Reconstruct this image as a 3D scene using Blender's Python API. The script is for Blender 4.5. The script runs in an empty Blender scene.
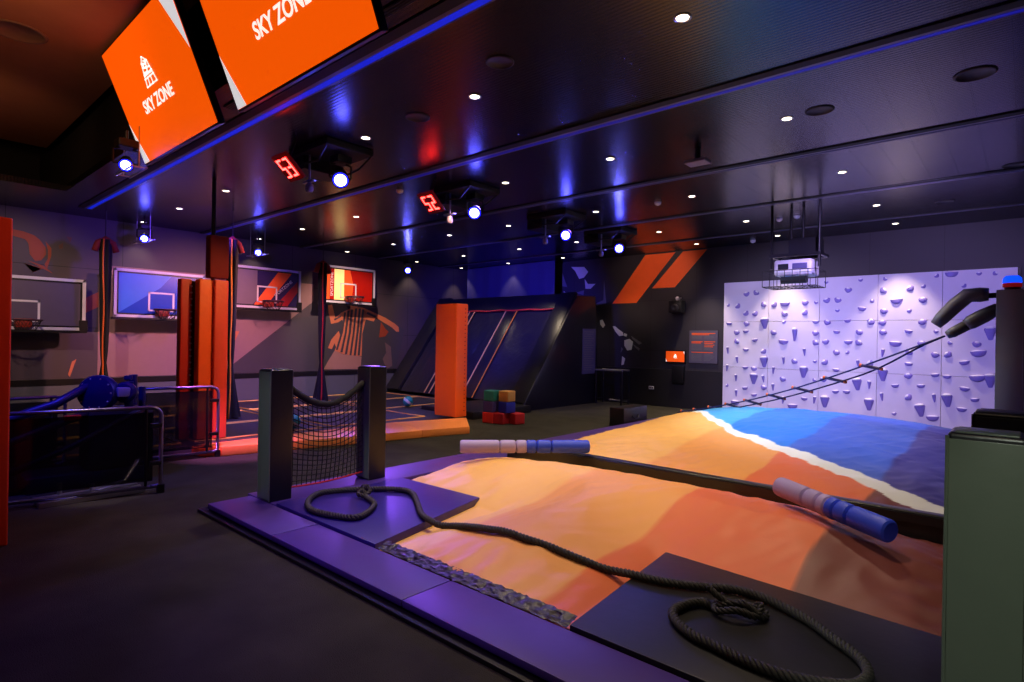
import bpy, bmesh, math, random
from mathutils import Vector, Matrix, noise
random.seed(7)
S = bpy.context.scene
COL = S.collection
PI = math.pi
# ------------------------------------------------------------------ camera
CAMH = 1.6
cd = bpy.data.cameras.new('camera'); cam = bpy.data.objects.new('camera', cd); COL.objects.link(cam)
cd.sensor_width = 36; cd.lens = 36*579.4/1024; cd.clip_start = .05; cd.clip_end = 100
yaw, roll = math.radians(41.573), math.radians(.957)
F = Vector((-math.sin(yaw), math.cos(yaw), 0)); R0 = Vector((math.cos(yaw), math.sin(yaw), 0)); U0 = Vector((0, 0, 1))
Rv = R0*math.cos(roll)+U0*math.sin(roll); Uv = U0*math.cos(roll)-R0*math.sin(roll)
cam.matrix_world = Matrix(((Rv.x, Uv.x, -F.x, 0), (Rv.y, Uv.y, -F.y, 0), (Rv.z, Uv.z, -F.z, CAMH), (0, 0, 0, 1)))
S.camera = cam
# ------------------------------------------------------------------ world, exposure
w = bpy.data.worlds.new('world'); S.world = w; w.use_nodes = True
w.node_tree.nodes['Background'].inputs[0].default_value = (.16, .10, .42, 1)
w.node_tree.nodes['Background'].inputs[1].default_value = .08
vs = S.view_settings; vs.view_transform = 'Standard'; vs.look = 'None'; vs.exposure = 0.0; vs.gamma = 1; vs.use_curve_mapping = False
def spot(name, loc, to, energy, color, angle=60, blend=.5, size=.05):
    l = bpy.data.lights.new(name, 'SPOT'); l.energy = energy; l.color = color; l.spot_size = math.radians(angle); l.spot_blend = blend; l.shadow_soft_size = size
    o = bpy.data.objects.new(name, l); COL.objects.link(o); o.location = loc
    o.rotation_euler = (Vector(to)-Vector(loc)).to_track_quat('-Z', 'Y').to_euler(); return o
WARM = (1, .78, .52); BLUE = (.10, .10, 1); VIOL = (.36, .20, 1); PINK = (1, .25, .45)
# added unseen fill spots without fixtures, for the coloured light over the room
spot('violet_fill', (-2.0, .2, 3.75), (-4.9, 2.9, .1), 300, (.26, .08, 1), 36, .9, .1)
spot('violet_fill', (-4.6, .2, 3.75), (-2.9, 1.9, 0), 190, (.32, .12, 1), 34, .9, .1)
spot('violet_fill', (-6.3, 8.9, 3.6), (-3.8, 2.5, .1), 170, (.28, .10, 1), 30, .9, .25)
spot('violet_fill', (-12.9, 9.2, 3.6), (-5.2, 3.0, .1), 700, (.26, .08, 1), 26, .9, .25)
spot('violet_fill', (-6.3, 6.2, 3.6), (-6.0, 2.2, 0), 300, (.36, .22, 1), 70, .9, .2)
spot('violet_fill', (-9.0, 5.2, 3.7), (-11.0, 6.3, 0), 800, (.24, .13, 1), 96, .9, .12)
spot('violet_fill', (-1.2, 7.8, 3.7), (-1.9, 13.5, 1.5), 820, (.52, .38, 1), 80, .8, .12)
spot('violet_fill', (-4.6, 8.2, 3.7), (-4.0, 13.5, 1.1), 780, (.70, .58, 1), 62, .9, .12)
spot('cool_fill', (-4.2, 8.6, 3.75), (-1.9, 9.4, .2), 620, (.50, .66, 1), 80, .9, .12)
spot('blue_fill', (-9.0, 7.4, 3.6), (-11.4, 12.4, 1.9), 1700, (.09, .06, 1), 70, .8, .12)
spot('violet_fill', (-3.6, 9.0, 3.7), (-8.5, 11.6, 1.0), 420, (.18, .10, 1), 44, .8, .12)
spot('blue_fill', (-10.6, 4.2, 3.5), (-14, 4.6, 3.4), 190, (.16, .05, 1), 110, .8, .12)
spot('blue_fill', (-6.5, .6, 3.6), (-7.5, 1.7, .6), 230, (.06, .06, 1), 50, .8, .12)
spot('pink_fill', (-9.6, 5.9, 3.85), (-13.8, 4.9, 1.0), 1100, (1, .40, .40), 70, .8, .1)
spot('pink_fill', (-7.2, 2.7, 3.85), (-8.2, 3.5, 0), 1300, (1, .24, .9), 27, .7, .05)
spot('amber_fill', (-5.9, 4.6, 3.85), (-8.9, 3.3, 1.6), 330, (1, .50, .16), 44, .7, .05)
spot('amber_fill', (-6.2, 6.3, 3.85), (-7.9, 6.4, .2), 620, (1, .78, .46), 56, .8, .05)
spot('amber_fill', (-6.0, 5.6, 3.85), (-8.3, 7.6, 1.3), 260, (1, .5, .3), 34, .8, .05)
spot('amber_fill', (-11.0, 7.4, 3.85), (-14, 9.0, 1.4), 560, (1, .62, .48), 66, .7, .05)
spot('amber_fill', (-10.0, 1.4, 3.85), (-14, 1.9, 1.5), 300, (1, .66, .5), 66, .7, .05)
spot('amber_fill', (-3.9, 3.2, 3.85), (-5.75, .5, 1.2), 90, (1, .4, .2), 60, .7, .05)
spot('amber_fill', (-6.3, 10.6, 3.85), (-7.2, 13.6, 3.3), 330, (1, .66, .55), 52, .8, .05)
spot('amber_fill', (-5.9, .6, 3.9), (-9.4, 1.2, 4.75), 60, (1, .55, .28), 120, .9, .3)  # unseen spot standing in for the screens' glow on the raised panel
spot('amber_fill', (-8.6, .2, 4.0), (-12.0, 1.5, 4.75), 42, (1, .55, .28), 80, .9, .3)  # second added spot for that glow, farther along the panel
spot('down_spot', (-6.3, .9, 3.9), (-6.8, 1.6, 0), 200, WARM, 13, .6, .03)  # added spot with no fitting, brightens the silver floor brackets
spot('green_white_fill', (.5, -1.6, 3.7), (-.1, 2.5, .75), 400, (.90, 1, .82), 17, .8, .06)
spot('green_white_fill', (-4.4, -1.5, 3.7), (-5.25, 2.5, .7), 260, (.85, 1, .8), 14, .8, .06)

# ------------------------------------------------------------------ materials
def lin(c): return tuple(((v/255)/12.92 if v/255 <= .04045 else ((v/255+.055)/1.055)**2.4) for v in c)
MT = {}
def mat(name, rgb, rough=.6, metal=0, emit=None, es=1, noise_amt=0, nscale=8, bump=0, bscale=40, alpha=1, spec=.5, trans=0):
    if name in MT: return MT[name]
    m = bpy.data.materials.new(name); m.use_nodes = True; nt = m.node_tree; b = nt.nodes['Principled BSDF']
    c = lin(rgb)
    b.inputs['Base Color'].default_value = (*c, 1); b.inputs['Roughness'].default_value = rough
    b.inputs['Metallic'].default_value = metal; b.inputs['Specular IOR Level'].default_value = spec
    b.inputs['Alpha'].default_value = alpha; b.inputs['Transmission Weight'].default_value = trans
    if emit: b.inputs['Emission Color'].default_value = (*lin(emit), 1); b.inputs['Emission Strength'].default_value = es
    tc = nt.nodes.new('ShaderNodeTexCoord')
    n = nt.nodes.new('ShaderNodeTexNoise'); n.inputs['Scale'].default_value = nscale; n.inputs['Detail'].default_value = 4
    nt.links.new(tc.outputs['Object'], n.inputs['Vector'])
    mx = nt.nodes.new('ShaderNodeMix'); mx.data_type = 'RGBA'
    k = noise_amt if noise_amt else .06
    mx.inputs[6].default_value = (*[v*(1-k) for v in c], 1); mx.inputs[7].default_value = (*[min(1, v*(1+k)) for v in c], 1)
    nt.links.new(n.outputs['Fac'], mx.inputs[0]); nt.links.new(mx.outputs[2], b.inputs['Base Color'])
    if bump:
        n2 = nt.nodes.new('ShaderNodeTexNoise'); n2.inputs['Scale'].default_value = bscale; n2.inputs['Detail'].default_value = 3
        nt.links.new(tc.outputs['Object'], n2.inputs['Vector'])
        bp = nt.nodes.new('ShaderNodeBump'); bp.inputs['Strength'].default_value = bump; bp.inputs['Distance'].default_value = .02
        nt.links.new(n2.outputs['Fac'], bp.inputs['Height']); nt.links.new(bp.outputs['Normal'], b.inputs['Normal'])
    MT[name] = m; return m
def vcol_mat(name, rough, bump=.25):
    m = mat(name, (128, 128, 128), rough, bump=bump, bscale=22); nt = m.node_tree
    a = nt.nodes.new('ShaderNodeVertexColor'); a.layer_name = 'Col'
    nt.links.new(a.outputs['Color'], nt.nodes['Principled BSDF'].inputs['Base Color']); return m
def panel_mat(name, rgb, axis, step, zs, rough=.6, seam=.35, width=.012, glossbump=False):
    """flat panels with dark joints every `step` metres along one axis and at heights zs"""
    m = mat(name, rgb, rough, noise_amt=.12, nscale=1.3); nt = m.node_tree; b = nt.nodes['Principled BSDF']
    tc = nt.nodes.new('ShaderNodeTexCoord'); sp = nt.nodes.new('ShaderNodeSeparateXYZ'); nt.links.new(tc.outputs['Object'], sp.inputs[0])
    def mth(op, a, c=None, v=None):
        n = nt.nodes.new('ShaderNodeMath'); n.operation = op
        for i, x in enumerate((a, c)):
            if x is None: continue
            if isinstance(x, (int, float)): n.inputs[i].default_value = x
            else: nt.links.new(x, n.inputs[i])
        return n.outputs[0]
    md = mth('FRACT', mth('DIVIDE', mth('ADD', sp.outputs[axis], 100.0), step))
    f = mth('LESS_THAN', md, width/step)
    for z in zs:
        f = mth('MAXIMUM', f, mth('LESS_THAN', mth('ABSOLUTE', mth('SUBTRACT', sp.outputs[2], z)), width/2))
    src = b.inputs['Base Color'].links[0].from_socket
    mx = nt.nodes.new('ShaderNodeMix'); mx.data_type = 'RGBA'; nt.links.new(f, mx.inputs[0]); nt.links.new(src, mx.inputs[6])
    mx.inputs[7].default_value = (*[v*seam for v in lin(rgb)], 1); nt.links.new(mx.outputs[2], b.inputs['Base Color'])
    if glossbump:
        wv = mth('SINE', mth('MULTIPLY', sp.outputs[1], 150.0))
        h = mth('ADD', mth('MULTIPLY', wv, .18), mth('MULTIPLY', f, -2.0))
        bp = nt.nodes.new('ShaderNodeBump'); bp.inputs['Strength'].default_value = .35; bp.inputs['Distance'].default_value = .004
        nt.links.new(h, bp.inputs['Height']); nt.links.new(bp.outputs['Normal'], b.inputs['Normal'])
    return m
CARPET = mat('carpet', (60, 58, 52), .95, noise_amt=.45, nscale=3.0, bump=.6, bscale=160, spec=.1)
BLACKVINYL = mat('black_vinyl', (25, 24, 30), .34, bump=.12, bscale=14)
PADVINYL = mat('charcoal_pad_vinyl', (23, 22, 26), .45, bump=.08, bscale=12)
DECK = mat('deck_vinyl', (80, 54, 138), .42, bump=.05, bscale=9)  # violet light on the deck is partly put into this colour
GREENV = mat('dark_green_vinyl', (86, 94, 84), .30, bump=.10, bscale=9)
ORANGEV = mat('orange_vinyl', (248, 104, 34), .45, bump=.25, bscale=8)
PEACHV = mat('peach_orange_vinyl', (250, 150, 76), .45, bump=.2, bscale=8)
REDV = mat('red_vinyl', (190, 34, 26), .5, bump=.2, bscale=8)
BLACKM = mat('black_metal', (22, 22, 26), .4, .3)
DARKM = mat('dark_grey_metal', (60, 60, 66), .35, .7)
SILVER = mat('silver_metal', (190, 190, 198), .28, .9)
WHITEP = mat('white_plastic', (225, 222, 230), .45)
WHITEF = mat('white_frame', (205, 205, 222), .4)
ROPE = mat('dark_rope', (46, 44, 44), .6, noise_amt=.3, nscale=60, bump=.3, bscale=220)
FOAMB = mat('blue_foam', (48, 78, 244), .5, bump=.05)
FOAML = mat('violet_lit_foam', (178, 160, 228), .55, bump=.05)  # white foam with the violet light on it put into the colour
NETM = mat('black_net_cord', (16, 15, 18), .85)
REDCORD = mat('red_cord', (220, 44, 44), .6)
YELLOWL = mat('yellow_piping', (250, 196, 100), .6)
ORANGEL = mat('orange_piping', (226, 104, 34), .6)
BLUEM = mat('blue_machine_paint', (18, 20, 112), .4, .2)
BEDM = mat('trampoline_bed', (40, 36, 58), .5, noise_amt=.1, bump=.2, bscale=120)
SMOKE = mat('smoked_glass', (14, 12, 22), .08, alpha=.72)

# ------------------------------------------------------------------ mesh helper
class MB:
    def __init__(s): s.bm = bmesh.new(); s.mats = []
    def mi(s, m):
        if m not in s.mats: s.mats.append(m)
        return s.mats.index(m)
    def _add(s, t, m, M=None):
        if M is not None: t.transform(M)
        me = bpy.data.meshes.new('t'); t.to_mesh(me); t.free()
        n = len(s.bm.faces); s.bm.from_mesh(me); bpy.data.meshes.remove(me); s.bm.faces.ensure_lookup_table(); k = s.mi(m)
        for f in s.bm.faces[n:]: f.material_index = k
    def box(s, x0, x1, y0, y1, z0, z1, m, bev=0, M=None, seg=2):
        t = bmesh.new(); bmesh.ops.create_cube(t, size=1)
        for v in t.verts: v.co = Vector(((x0+x1)/2+v.co.x*(x1-x0), (y0+y1)/2+v.co.y*(y1-y0), (z0+z1)/2+v.co.z*(z1-z0)))
        if bev: bmesh.ops.bevel(t, geom=t.edges[:], offset=bev, segments=seg, affect='EDGES', profile=.6)
        s._add(t, m, M)
    def cyl(s, a, b, r, m, r2=None, n=14, caps=True):
        a = Vector(a); b = Vector(b); d = b-a; t = bmesh.new()
        bmesh.ops.create_cone(t, cap_ends=caps, segments=n, radius1=r, radius2=r if r2 is None else r2, depth=d.length)
        s._add(t, m, Matrix.Translation((a+b)/2) @ d.to_track_quat('Z', 'Y').to_matrix().to_4x4())
    def sph(s, c, r, m, sc=(1, 1, 1), n=14):
        t = bmesh.new(); bmesh.ops.create_uvsphere(t, u_segments=n, v_segments=max(6, n//2+1), radius=r)
        s._add(t, m, Matrix.Translation(c) @ Matrix.Diagonal((*sc, 1)))
    def tube(s, pts, r, m, n=6, closed=False):
        pts = [Vector(p) for p in pts]; t = bmesh.new(); rings = []; N = len(pts); prev = None
        for i, p in enumerate(pts):
            if closed: d = pts[(i+1) % N]-pts[i-1]
            else: d = pts[min(i+1, N-1)]-pts[max(i-1, 0)]
            d.normalize()
            if prev is None:
                a = Vector((0, 0, 1)) if abs(d.z) < .9 else Vector((1, 0, 0)); u = d.cross(a).normalized()
            else: u = (prev-d*prev.dot(d)).normalized()
            prev = u; v = d.cross(u)
            rr = r[i] if isinstance(r, (list, tuple)) else r
            rings.append([t.verts.new(p+(u*math.cos(2*PI*k/n)+v*math.sin(2*PI*k/n))*rr) for k in range(n)])
        for i in range(N if closed else N-1):
            A = rings[i]; B = rings[(i+1) % N]
            for k in range(n): t.faces.new((A[k], A[(k+1) % n], B[(k+1) % n], B[k]))
        if not closed: t.faces.new(rings[0][::-1]); t.faces.new(rings[-1])
        s._add(t, m)
    def prism(s, poly, ext, m, bev=0):
        """poly: list of 3D points, ext: extrusion vector"""
        t = bmesh.new(); A = [t.verts.new(p) for p in poly]; e = Vector(ext); B = [t.verts.new(Vector(p)+e) for p in poly]
        t.faces.new(A); t.faces.new(B[::-1]); n = len(A)
        for i in range(n): t.faces.new((A[i], B[i], B[(i+1) % n], A[(i+1) % n]))
        bmesh.ops.recalc_face_normals(t, faces=t.faces[:])
        if bev: bmesh.ops.bevel(t, geom=t.edges[:], offset=bev, segments=2, affect='EDGES', profile=.6)
        s._add(t, m)
    def lathe(s, prof, c, axis, m, n=20):
        """prof: (r, h) along axis"""
        t = bmesh.new(); rings = []
        for r, h in prof: rings.append([t.verts.new((max(r, 1e-4)*math.cos(2*PI*k/n), max(r, 1e-4)*math.sin(2*PI*k/n), h)) for k in range(n)])
        for A, B in zip(rings, rings[1:]):
            for k in range(n): t.faces.new((A[k], A[(k+1) % n], B[(k+1) % n], B[k]))
        t.faces.new(rings[0][::-1]); t.faces.new(rings[-1])
        s._add(t, m, Matrix.Translation(c) @ Vector(axis).to_track_quat('Z', 'Y').to_matrix().to_4x4())
    def grid(s, fn, nu, nv, m):
        t = bmesh.new(); V = [[t.verts.new(fn(i/nu, j/nv)) for j in range(nv+1)] for i in range(nu+1)]
        for i in range(nu):
            for j in range(nv): t.faces.new((V[i][j], V[i+1][j], V[i+1][j+1], V[i][j+1]))
        s._add(t, m)
    def build(s, name, parent=None, smooth=False, org=None):
        me = bpy.data.meshes.new(name)
        if org is not None: bmesh.ops.translate(s.bm, verts=s.bm.verts[:], vec=-Vector(org))
        s.bm.to_mesh(me); s.bm.free()
        for m in s.mats: me.materials.append(m)
        if smooth:
            for p in me.polygons: p.use_smooth = True
            if smooth != 'all':
                try: me.set_sharp_from_angle(angle=math.radians(38))
                except Exception: pass
        o = bpy.data.objects.new(name, me); COL.objects.link(o)
        if org is not None: o.location = org
        if parent is not None:
            o.parent = parent
            if org is None: o.matrix_parent_inverse = parent.matrix_basis.inverted()
            else: o.location = Vector(org)-parent.location; 
        return o
def tag(o, label, cat, group=None, kind=None):
    if label: o['label'] = label
    if cat: o['category'] = cat
    if group: o['group'] = group
    if kind: o['kind'] = kind
    return o
def thing(name, label, cat, loc=(0, 0, 0), group=None):
    o = bpy.data.objects.new(name, None); COL.objects.link(o); o.location = loc; o.empty_display_size = .1
    o.matrix_basis = Matrix.Translation(loc)
    return tag(o, label, cat, group)
def struct(o): o['kind'] = 'structure'; return o
def dup(o, parent=None, loc=None):
    c = o.copy(); COL.objects.link(c)
    if parent is not None: c.parent = parent
    if loc is not None: c.location = loc
    for ch in list(o.children): dup(ch, c)
    return c
def text_mb(txt, size, M, m, ext=.002, bold=0):
    cu = bpy.data.curves.new('t', 'FONT'); cu.body = txt; cu.size = size; cu.align_x = 'CENTER'; cu.align_y = 'CENTER'; cu.extrude = ext; cu.offset = bold
    o = bpy.data.objects.new('t', cu); COL.objects.link(o)
    dg = bpy.context.evaluated_depsgraph_get(); me = bpy.data.meshes.new_from_object(o.evaluated_get(dg))
    me.transform(M); mb = MB(); mb.bm.from_mesh(me); mb.mi(m)
    bpy.data.objects.remove(o); bpy.data.curves.remove(cu); bpy.data.meshes.remove(me)
    return mb

# ------------------------------------------------------------------ room shell
H = 3.925; XL, XR, YF, YB = -14.0, 2.6, 13.6, -3.2
fl = MB(); fl.box(XL-.2, XR+.2, YB-.2, YF+.2, -.1, 0, CARPET); struct(fl.build('floor'))
CEIL = panel_mat('ceiling_planks', (24, 18, 28), 0, .3, (), rough=.24, seam=.15, width=.012, glossbump=True)
cl = MB(); CX, CY = -11.75, 2.22      # edge of the open coffer
cl.box(XL-.2, XR+.2, CY, YF+.2, H, H+.1, CEIL); cl.box(XL-.2, CX, YB-.2, CY, H, H+.1, CEIL)
struct(cl.build('ceiling'))
DARKW = mat('coffer_paint', (22, 18, 26), .8)
RAFT = mat('coffer_raft', (150, 92, 56), .75, noise_amt=.12, nscale=5)
cf = MB(); cf.box(XL, XR+.2, YB-.2, CY+.1, 5.5, 5.6, DARKW); cf.box(XL, XL+.1, YB-.2, CY, H+.1, 5.6, DARKW); cf.box(XL, XR+.2, CY, CY+.1, H+.1, 5.6, DARKW)
struct(cf.build('trim_7'))
rf = MB(); rf.box(-12.52, -2.2, YB, 2.09, 4.75, 4.9, RAFT, .01); rf.box(-2.18, XR, YB, 2.09, 4.75, 4.9, RAFT, .01); struct(rf.build('trim_8'))
WL = panel_mat('left_wall_panels', (72, 62, 72), 1, 1.85, (1.72, 2.9), rough=.6, seam=.25)
WFM = panel_mat('far_wall_panels', (42, 38, 46), 0, 1.22, (1.42, 2.7), rough=.6, seam=.4)
DW = mat('dark_wall_paint', (40, 36, 46), .8)
o = MB(); o.box(XL-.2, XL, YB-.2, YF+.2, 0, H, WL); struct(o.build('wall_left'))
o = MB(); o.box(XL, XR, YF, YF+.2, 0, H, WFM); struct(o.build('wall_far'))
o = MB(); o.box(XR, XR+.2, YB-.2, YF+.2, 0, 5.6, DW); struct(o.build('wall_right'))
o = MB(); o.box(XL, XR, YB-.2, YB, 0, 5.6, DW); struct(o.build('wall_back'))
# wainscots
WB = panel_mat('grey_wainscot', (88, 92, 106), 1, 1.85, (), rough=.55, seam=.3)
o = MB(); o.box(XL, XL+.04, YB, YF, 0, .60, WB, .004); o.box(XL, XL+.055, YB, YF, .60, .72, BLACKM, .006); struct(o.build('baseboard_left'))
o = MB(); o.box(XL+.1, -5.35, YF-.04, YF, 0, .95, mat('dark_wainscot', (26, 24, 30), .5), .004); struct(o.build('baseboard_far'))
# ceiling slots with rails and light strips
BS = mat('blue_light_strip', (10, 20, 60), .5, emit=(0, 36, 240), es=.62)
BS2 = mat('dim_blue_light_strip', (10, 14, 60), .5, emit=(8, 12, 150), es=.8)
BS3 = mat('faint_blue_light_strip', (10, 14, 50), .5, emit=(8, 8, 60), es=.6)
RAILM = mat('rail_grey', (110, 104, 130), .4, .2)
SLOT = mat('slot_black', (8, 7, 10), .7)
for i, (y, x0, m, wd) in enumerate(((2.78, -13.0, BS, .05), (5.23, -13.98, BS2, .035), (7.62, -13.98, BS3, .02), (9.95, -13.98, BS3, .014), (12.3, -13.98, BS3, .01))):
    o = MB(); o.box(x0, XR, y-.15, y-.055, H-.012, H-.001, SLOT); o.box(x0, XR, y-.055, y-.012, H-.010, H-.001, RAILM, .003); o.box(x0, XR, y+wd, y+wd+.015, H-.014, H-.001, RAILM, .003)
    struct(o.build('trim_%d' % (i+1)))
    o = MB(); o.box(x0, XR-.01, y-.011, y+wd-.001, H-.012, H-.001, m)
    tag(o.build('light_strip'), ['bright blue light strip in ceiling slot beside the two big screens', 'blue light strip in second ceiling slot, behind the red numbers',
        'faint blue strip in middle ceiling slot', 'faint blue strip in ceiling slot above the hanging projector', 'faintest blue ceiling strip, nearest the climbing wall'][i], 'light strip')

# ------------------------------------------------------------------ downlights
GX = (-1.86, -3.96, -5.75, -7.84, -9.6, -11.63, -13.65); GY = (3.87, 6.28, 8.67, 11.04, 12.88)
dl = None
LAMP = mat('downlight_glow', (255, 240, 210), .5, emit=(255, 238, 205), es=9)
def downlight(x, y, lab, e=22, ang=75):
    global dl
    if dl is None:
        dl = thing('downlight', '', 'downlight', (0, 0, H), 'round ceiling downlights')
        a = MB(); a.lathe([(.050, 0), (.062, 0), (.062, -.006), (.050, -.006), (.046, 0)], (0, 0, 0), (0, 0, 1), SILVER, 18); r = a.build('trim_ring', None, 'all'); r.parent = dl
        a = MB(); a.cyl((0, 0, -.001), (0, 0, -.005), .044, LAMP, n=18); r = a.build('lamp_lens'); r.parent = dl; t = dl
    else: t = dup(dl)
    t.location = (x, y, H); t['label'] = lab
    spot('down_spot', (x, y, H-.03), (x, y, 0), e, WARM, ang, .6, .03)
rown = ['nearest row', 'second row from camera', 'middle row', 'fourth row back', 'last row by far wall']
coln = ['over right airbag', 'over middle airbag', 'over left airbag edge', 'in line with light clusters', 'over near court edge', 'over middle court', 'by the hoop wall']
for j, y in enumerate(GY):
    for i, x in enumerate(GX):
        if i == 3 and j in (0, 1): continue
        e, a = (165, 84)
        if j == 4: e, a = ((330, 68) if i < 3 else (9, 75))
        if i >= 5: e = 40
        if i in (3, 4): e = 60
        downlight(x, y, 'small round warm downlight %s, %s' % (coln[i], rown[j]), e, a)
for x, y in ((-.1, .6), (-2.6, .6)): spot('down_spot', (x, y, 4.73), (x-.4, y+2.2, 0), 60, WARM, 70, .8, .05)  # extra unseen warm spots near the camera, no downlight fittings

# ceiling discs and detectors
SPK = mat('ceiling_disc', (34, 28, 40), .6); SPK2 = mat('raft_disc', (120, 84, 62), .7)
for (x, y, z, r, m, lab) in ((-1.55, 6.26, H, .13, SPK, 'dark round ceiling speaker between the second slot and third slot, near a downlight'), (-.35, 6.24, H, .15, SPK, 'dark round ceiling speaker at far right of the ceiling'),
        (-4.79, 3.85, H, .13, SPK, 'dark round ceiling speaker above the red streak left of a downlight'), (-3.31, 3.52, H, .12, SPK, 'dark round ceiling speaker nearest the first blue slot'),
        (-.99, 11.4, H, .13, SPK, 'dark round ceiling speaker in front of the climbing wall'), (-.13, 9.65, H, .13, SPK, 'dark round ceiling speaker at right edge, third slot'),
        (-7.93, 1.07, 4.75, .25, SPK2, 'large brown round speaker flush in the raised brown ceiling panel')):
    a = MB(); a.lathe([(r, 0), (r, -.006), (r*.86, -.012), (r*.84, -.004), (.01, -.006)], (x, y, z), (0, 0, 1), m, 28); tag(a.build('ceiling_speaker', None, 'all'), lab, 'speaker')
for (x, y, lab) in ((-3.41, 11.17, 'white ceiling smoke detector left of the pair over the projector'), (-3.09, 11.1, 'white ceiling smoke detector right of the pair over the projector'),
        (-4.56, 8.7, 'tiny white ceiling detector above the orange wall stripes'), (-4.57, 13.17, 'tiny ceiling detector close to the far wall'), (-7.33, 5.57, 'white ceiling detector left of the red number 52')):
    a = MB(); a.lathe([(.055, 0), (.055, -.02), (.04, -.045), (.018, -.05), (.005, -.06)], (x, y, H), (0, 0, 1), WHITEP, 18); tag(a.build('smoke_detector', None, 'all'), lab, 'smoke detector')
a = thing('wireless_box', 'small pale square device hanging on short stem from ceiling above the airbag', 'ceiling device', (-2.95, 6.6, H))
b = MB(); b.cyl((-2.95, 6.6, H), (-2.95, 6.6, H-.14), .035, BLACKM); b.build('stem', a); b = MB(); b.box(-3.08, -2.82, 6.5, 6.7, H-.18, H-.14, mat('grey_plastic', (120, 114, 140), .5), .01); b.build('housing', a)

# ------------------------------------------------------------------ two big screens
SCR = mat('screen_orange', (230, 80, 10), .4, emit=(240, 84, 2), es=1.0, spec=.2)
SCW = mat('screen_white', (235, 235, 235), .4, emit=(222, 220, 222), es=.85, spec=.2)
SCT = mat('screen_white_print', (255, 255, 255), .4, emit=(255, 250, 240), es=1.0, spec=.2)
def logo(mb, M, s, m):
    def seg(a, b, wd=.045):
        a = Vector(a); b = Vector(b); d = (b-a).normalized(); n = Vector((-d.y, d.x))*wd/2
        P = [a-n-d*wd/2, b-n+d*wd/2, b+n+d*wd/2, a+n-d*wd/2]
        mb.prism([M @ Vector((p.x*s, p.y*s, 0)) for p in P], M.to_3x3() @ Vector((0, 0, .003)), m)
    pts = [(-.36, -.5), (.42, -.5), (.22, .30), (-.02, .5), (-.18, .30)]
    for i in range(5): seg(pts[i], pts[(i+1) % 5])
    seg((-.33, -.22), (.36, -.22), .05)
    for x in (-.12, .12): seg((x, -.5), (x*.9, -.22), .04)
    S_ = [(.10, .22), (-.08, .26), (-.12, .14), (.06, .08), (.02, -.06), (-.2, -.02)]
    for p, q in zip(S_, S_[1:]): seg(p, q, .07)
    Z_ = [(.0, .34), (.14, .3), (.06, .1), (.24, .06)]
    for p, q in zip(Z_, Z_[1:]): seg(p, q, .06)
    seg((-.24, -.1), (.3, -.1), .09)
def screen(x0, x1, lab, tx=-.03, ty=-.12):
    xc = (x0+x1)/2; W = x1-x0; hh = 1.18
    t = math.atan2(.44, 1.09); up = Vector((0, -math.sin(t), math.cos(t))); nrm = Vector((0, -math.cos(t), -math.sin(t)))
    M = Matrix.Translation(Vector((xc, 2.2, 3.6))+up*hh/2); rot = Matrix((Vector((1, 0, 0)), up, nrm)).transposed().to_4x4(); M = M @ rot
    a = thing('wall_screen', lab, 'screen', (xc, 2.2, 3.6))
    b = MB(); b.box(-W/2-.02, W/2+.02, -hh/2-.02, hh/2+.02, -.07, -.004, BLACKM, .008, M); b.build('housing', a)
    b = MB(); b.box(-W/2, W/2, -hh/2, hh/2, -.004, 0, SCR, 0, M); d = b.build('display', a)
    b = MB()
    q = lambda x, y: M @ Vector((x*W/2, y*hh/2, .0012))
    e = M.to_3x3() @ Vector((0, 0, .001))
    b.prism([q(-1, -.25), q(-1, -1), q(-.84, -1)], e, SCW); b.build('white_corner', d)
    b = MB(); b.prism([q(1, .1), q(1, 1), q(.72, 1)], e, SCW); b.build('white_corner', d)
    b = text_mb('SKY ZONE', .2, M @ Matrix.Translation((tx, ty, .003)) @ Matrix.Diagonal((.88, .86, 1, 1)), SCT, .001, .004); b.build('lettering', d)
    b = MB(); logo(b, M @ Matrix.Translation((-.03, .16, .003)) @ Matrix.Diagonal((1.45, 1.05, 1, 1)), .25, SCT); b.build('emblem', d)
    b = MB(); 
    for sx in (-.5, .5): b.cyl(M @ Vector((sx, .3, -.06)), (M @ Vector((sx, .3, -.06))).xyz + Vector((0, .0, .48)), .025, BLACKM)
    b.build('bracket', a)
screen(-7.73, -5.68, 'tilted orange screen with white emblem and letters, the left one under ceiling')
screen(-5.226, -3.15, 'tilted orange screen with white emblem, the right one cut by the photo top', .03, -.17)
for k, x in enumerate((-5.9, -4.9, -4.0, -3.3)):
    b = MB(); b.box(x-.2, x+.2, 2.42, 2.5, H-.012, H-.001, SLOT, .002)
    for q in range(3): b.box(x-.19, x+.19, 2.43+.024*q, 2.436+.024*q, H-.016, H-.011, DARKM)
    tag(b.build('air_vent'), ['narrow black air vent in soffit under the gap between screens', 'narrow black air vent in soffit under left part of right screen',
        'narrow black air vent in soffit under middle of right screen', 'narrow black air vent in soffit under right end of right screen'][k], 'air vent')

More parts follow.
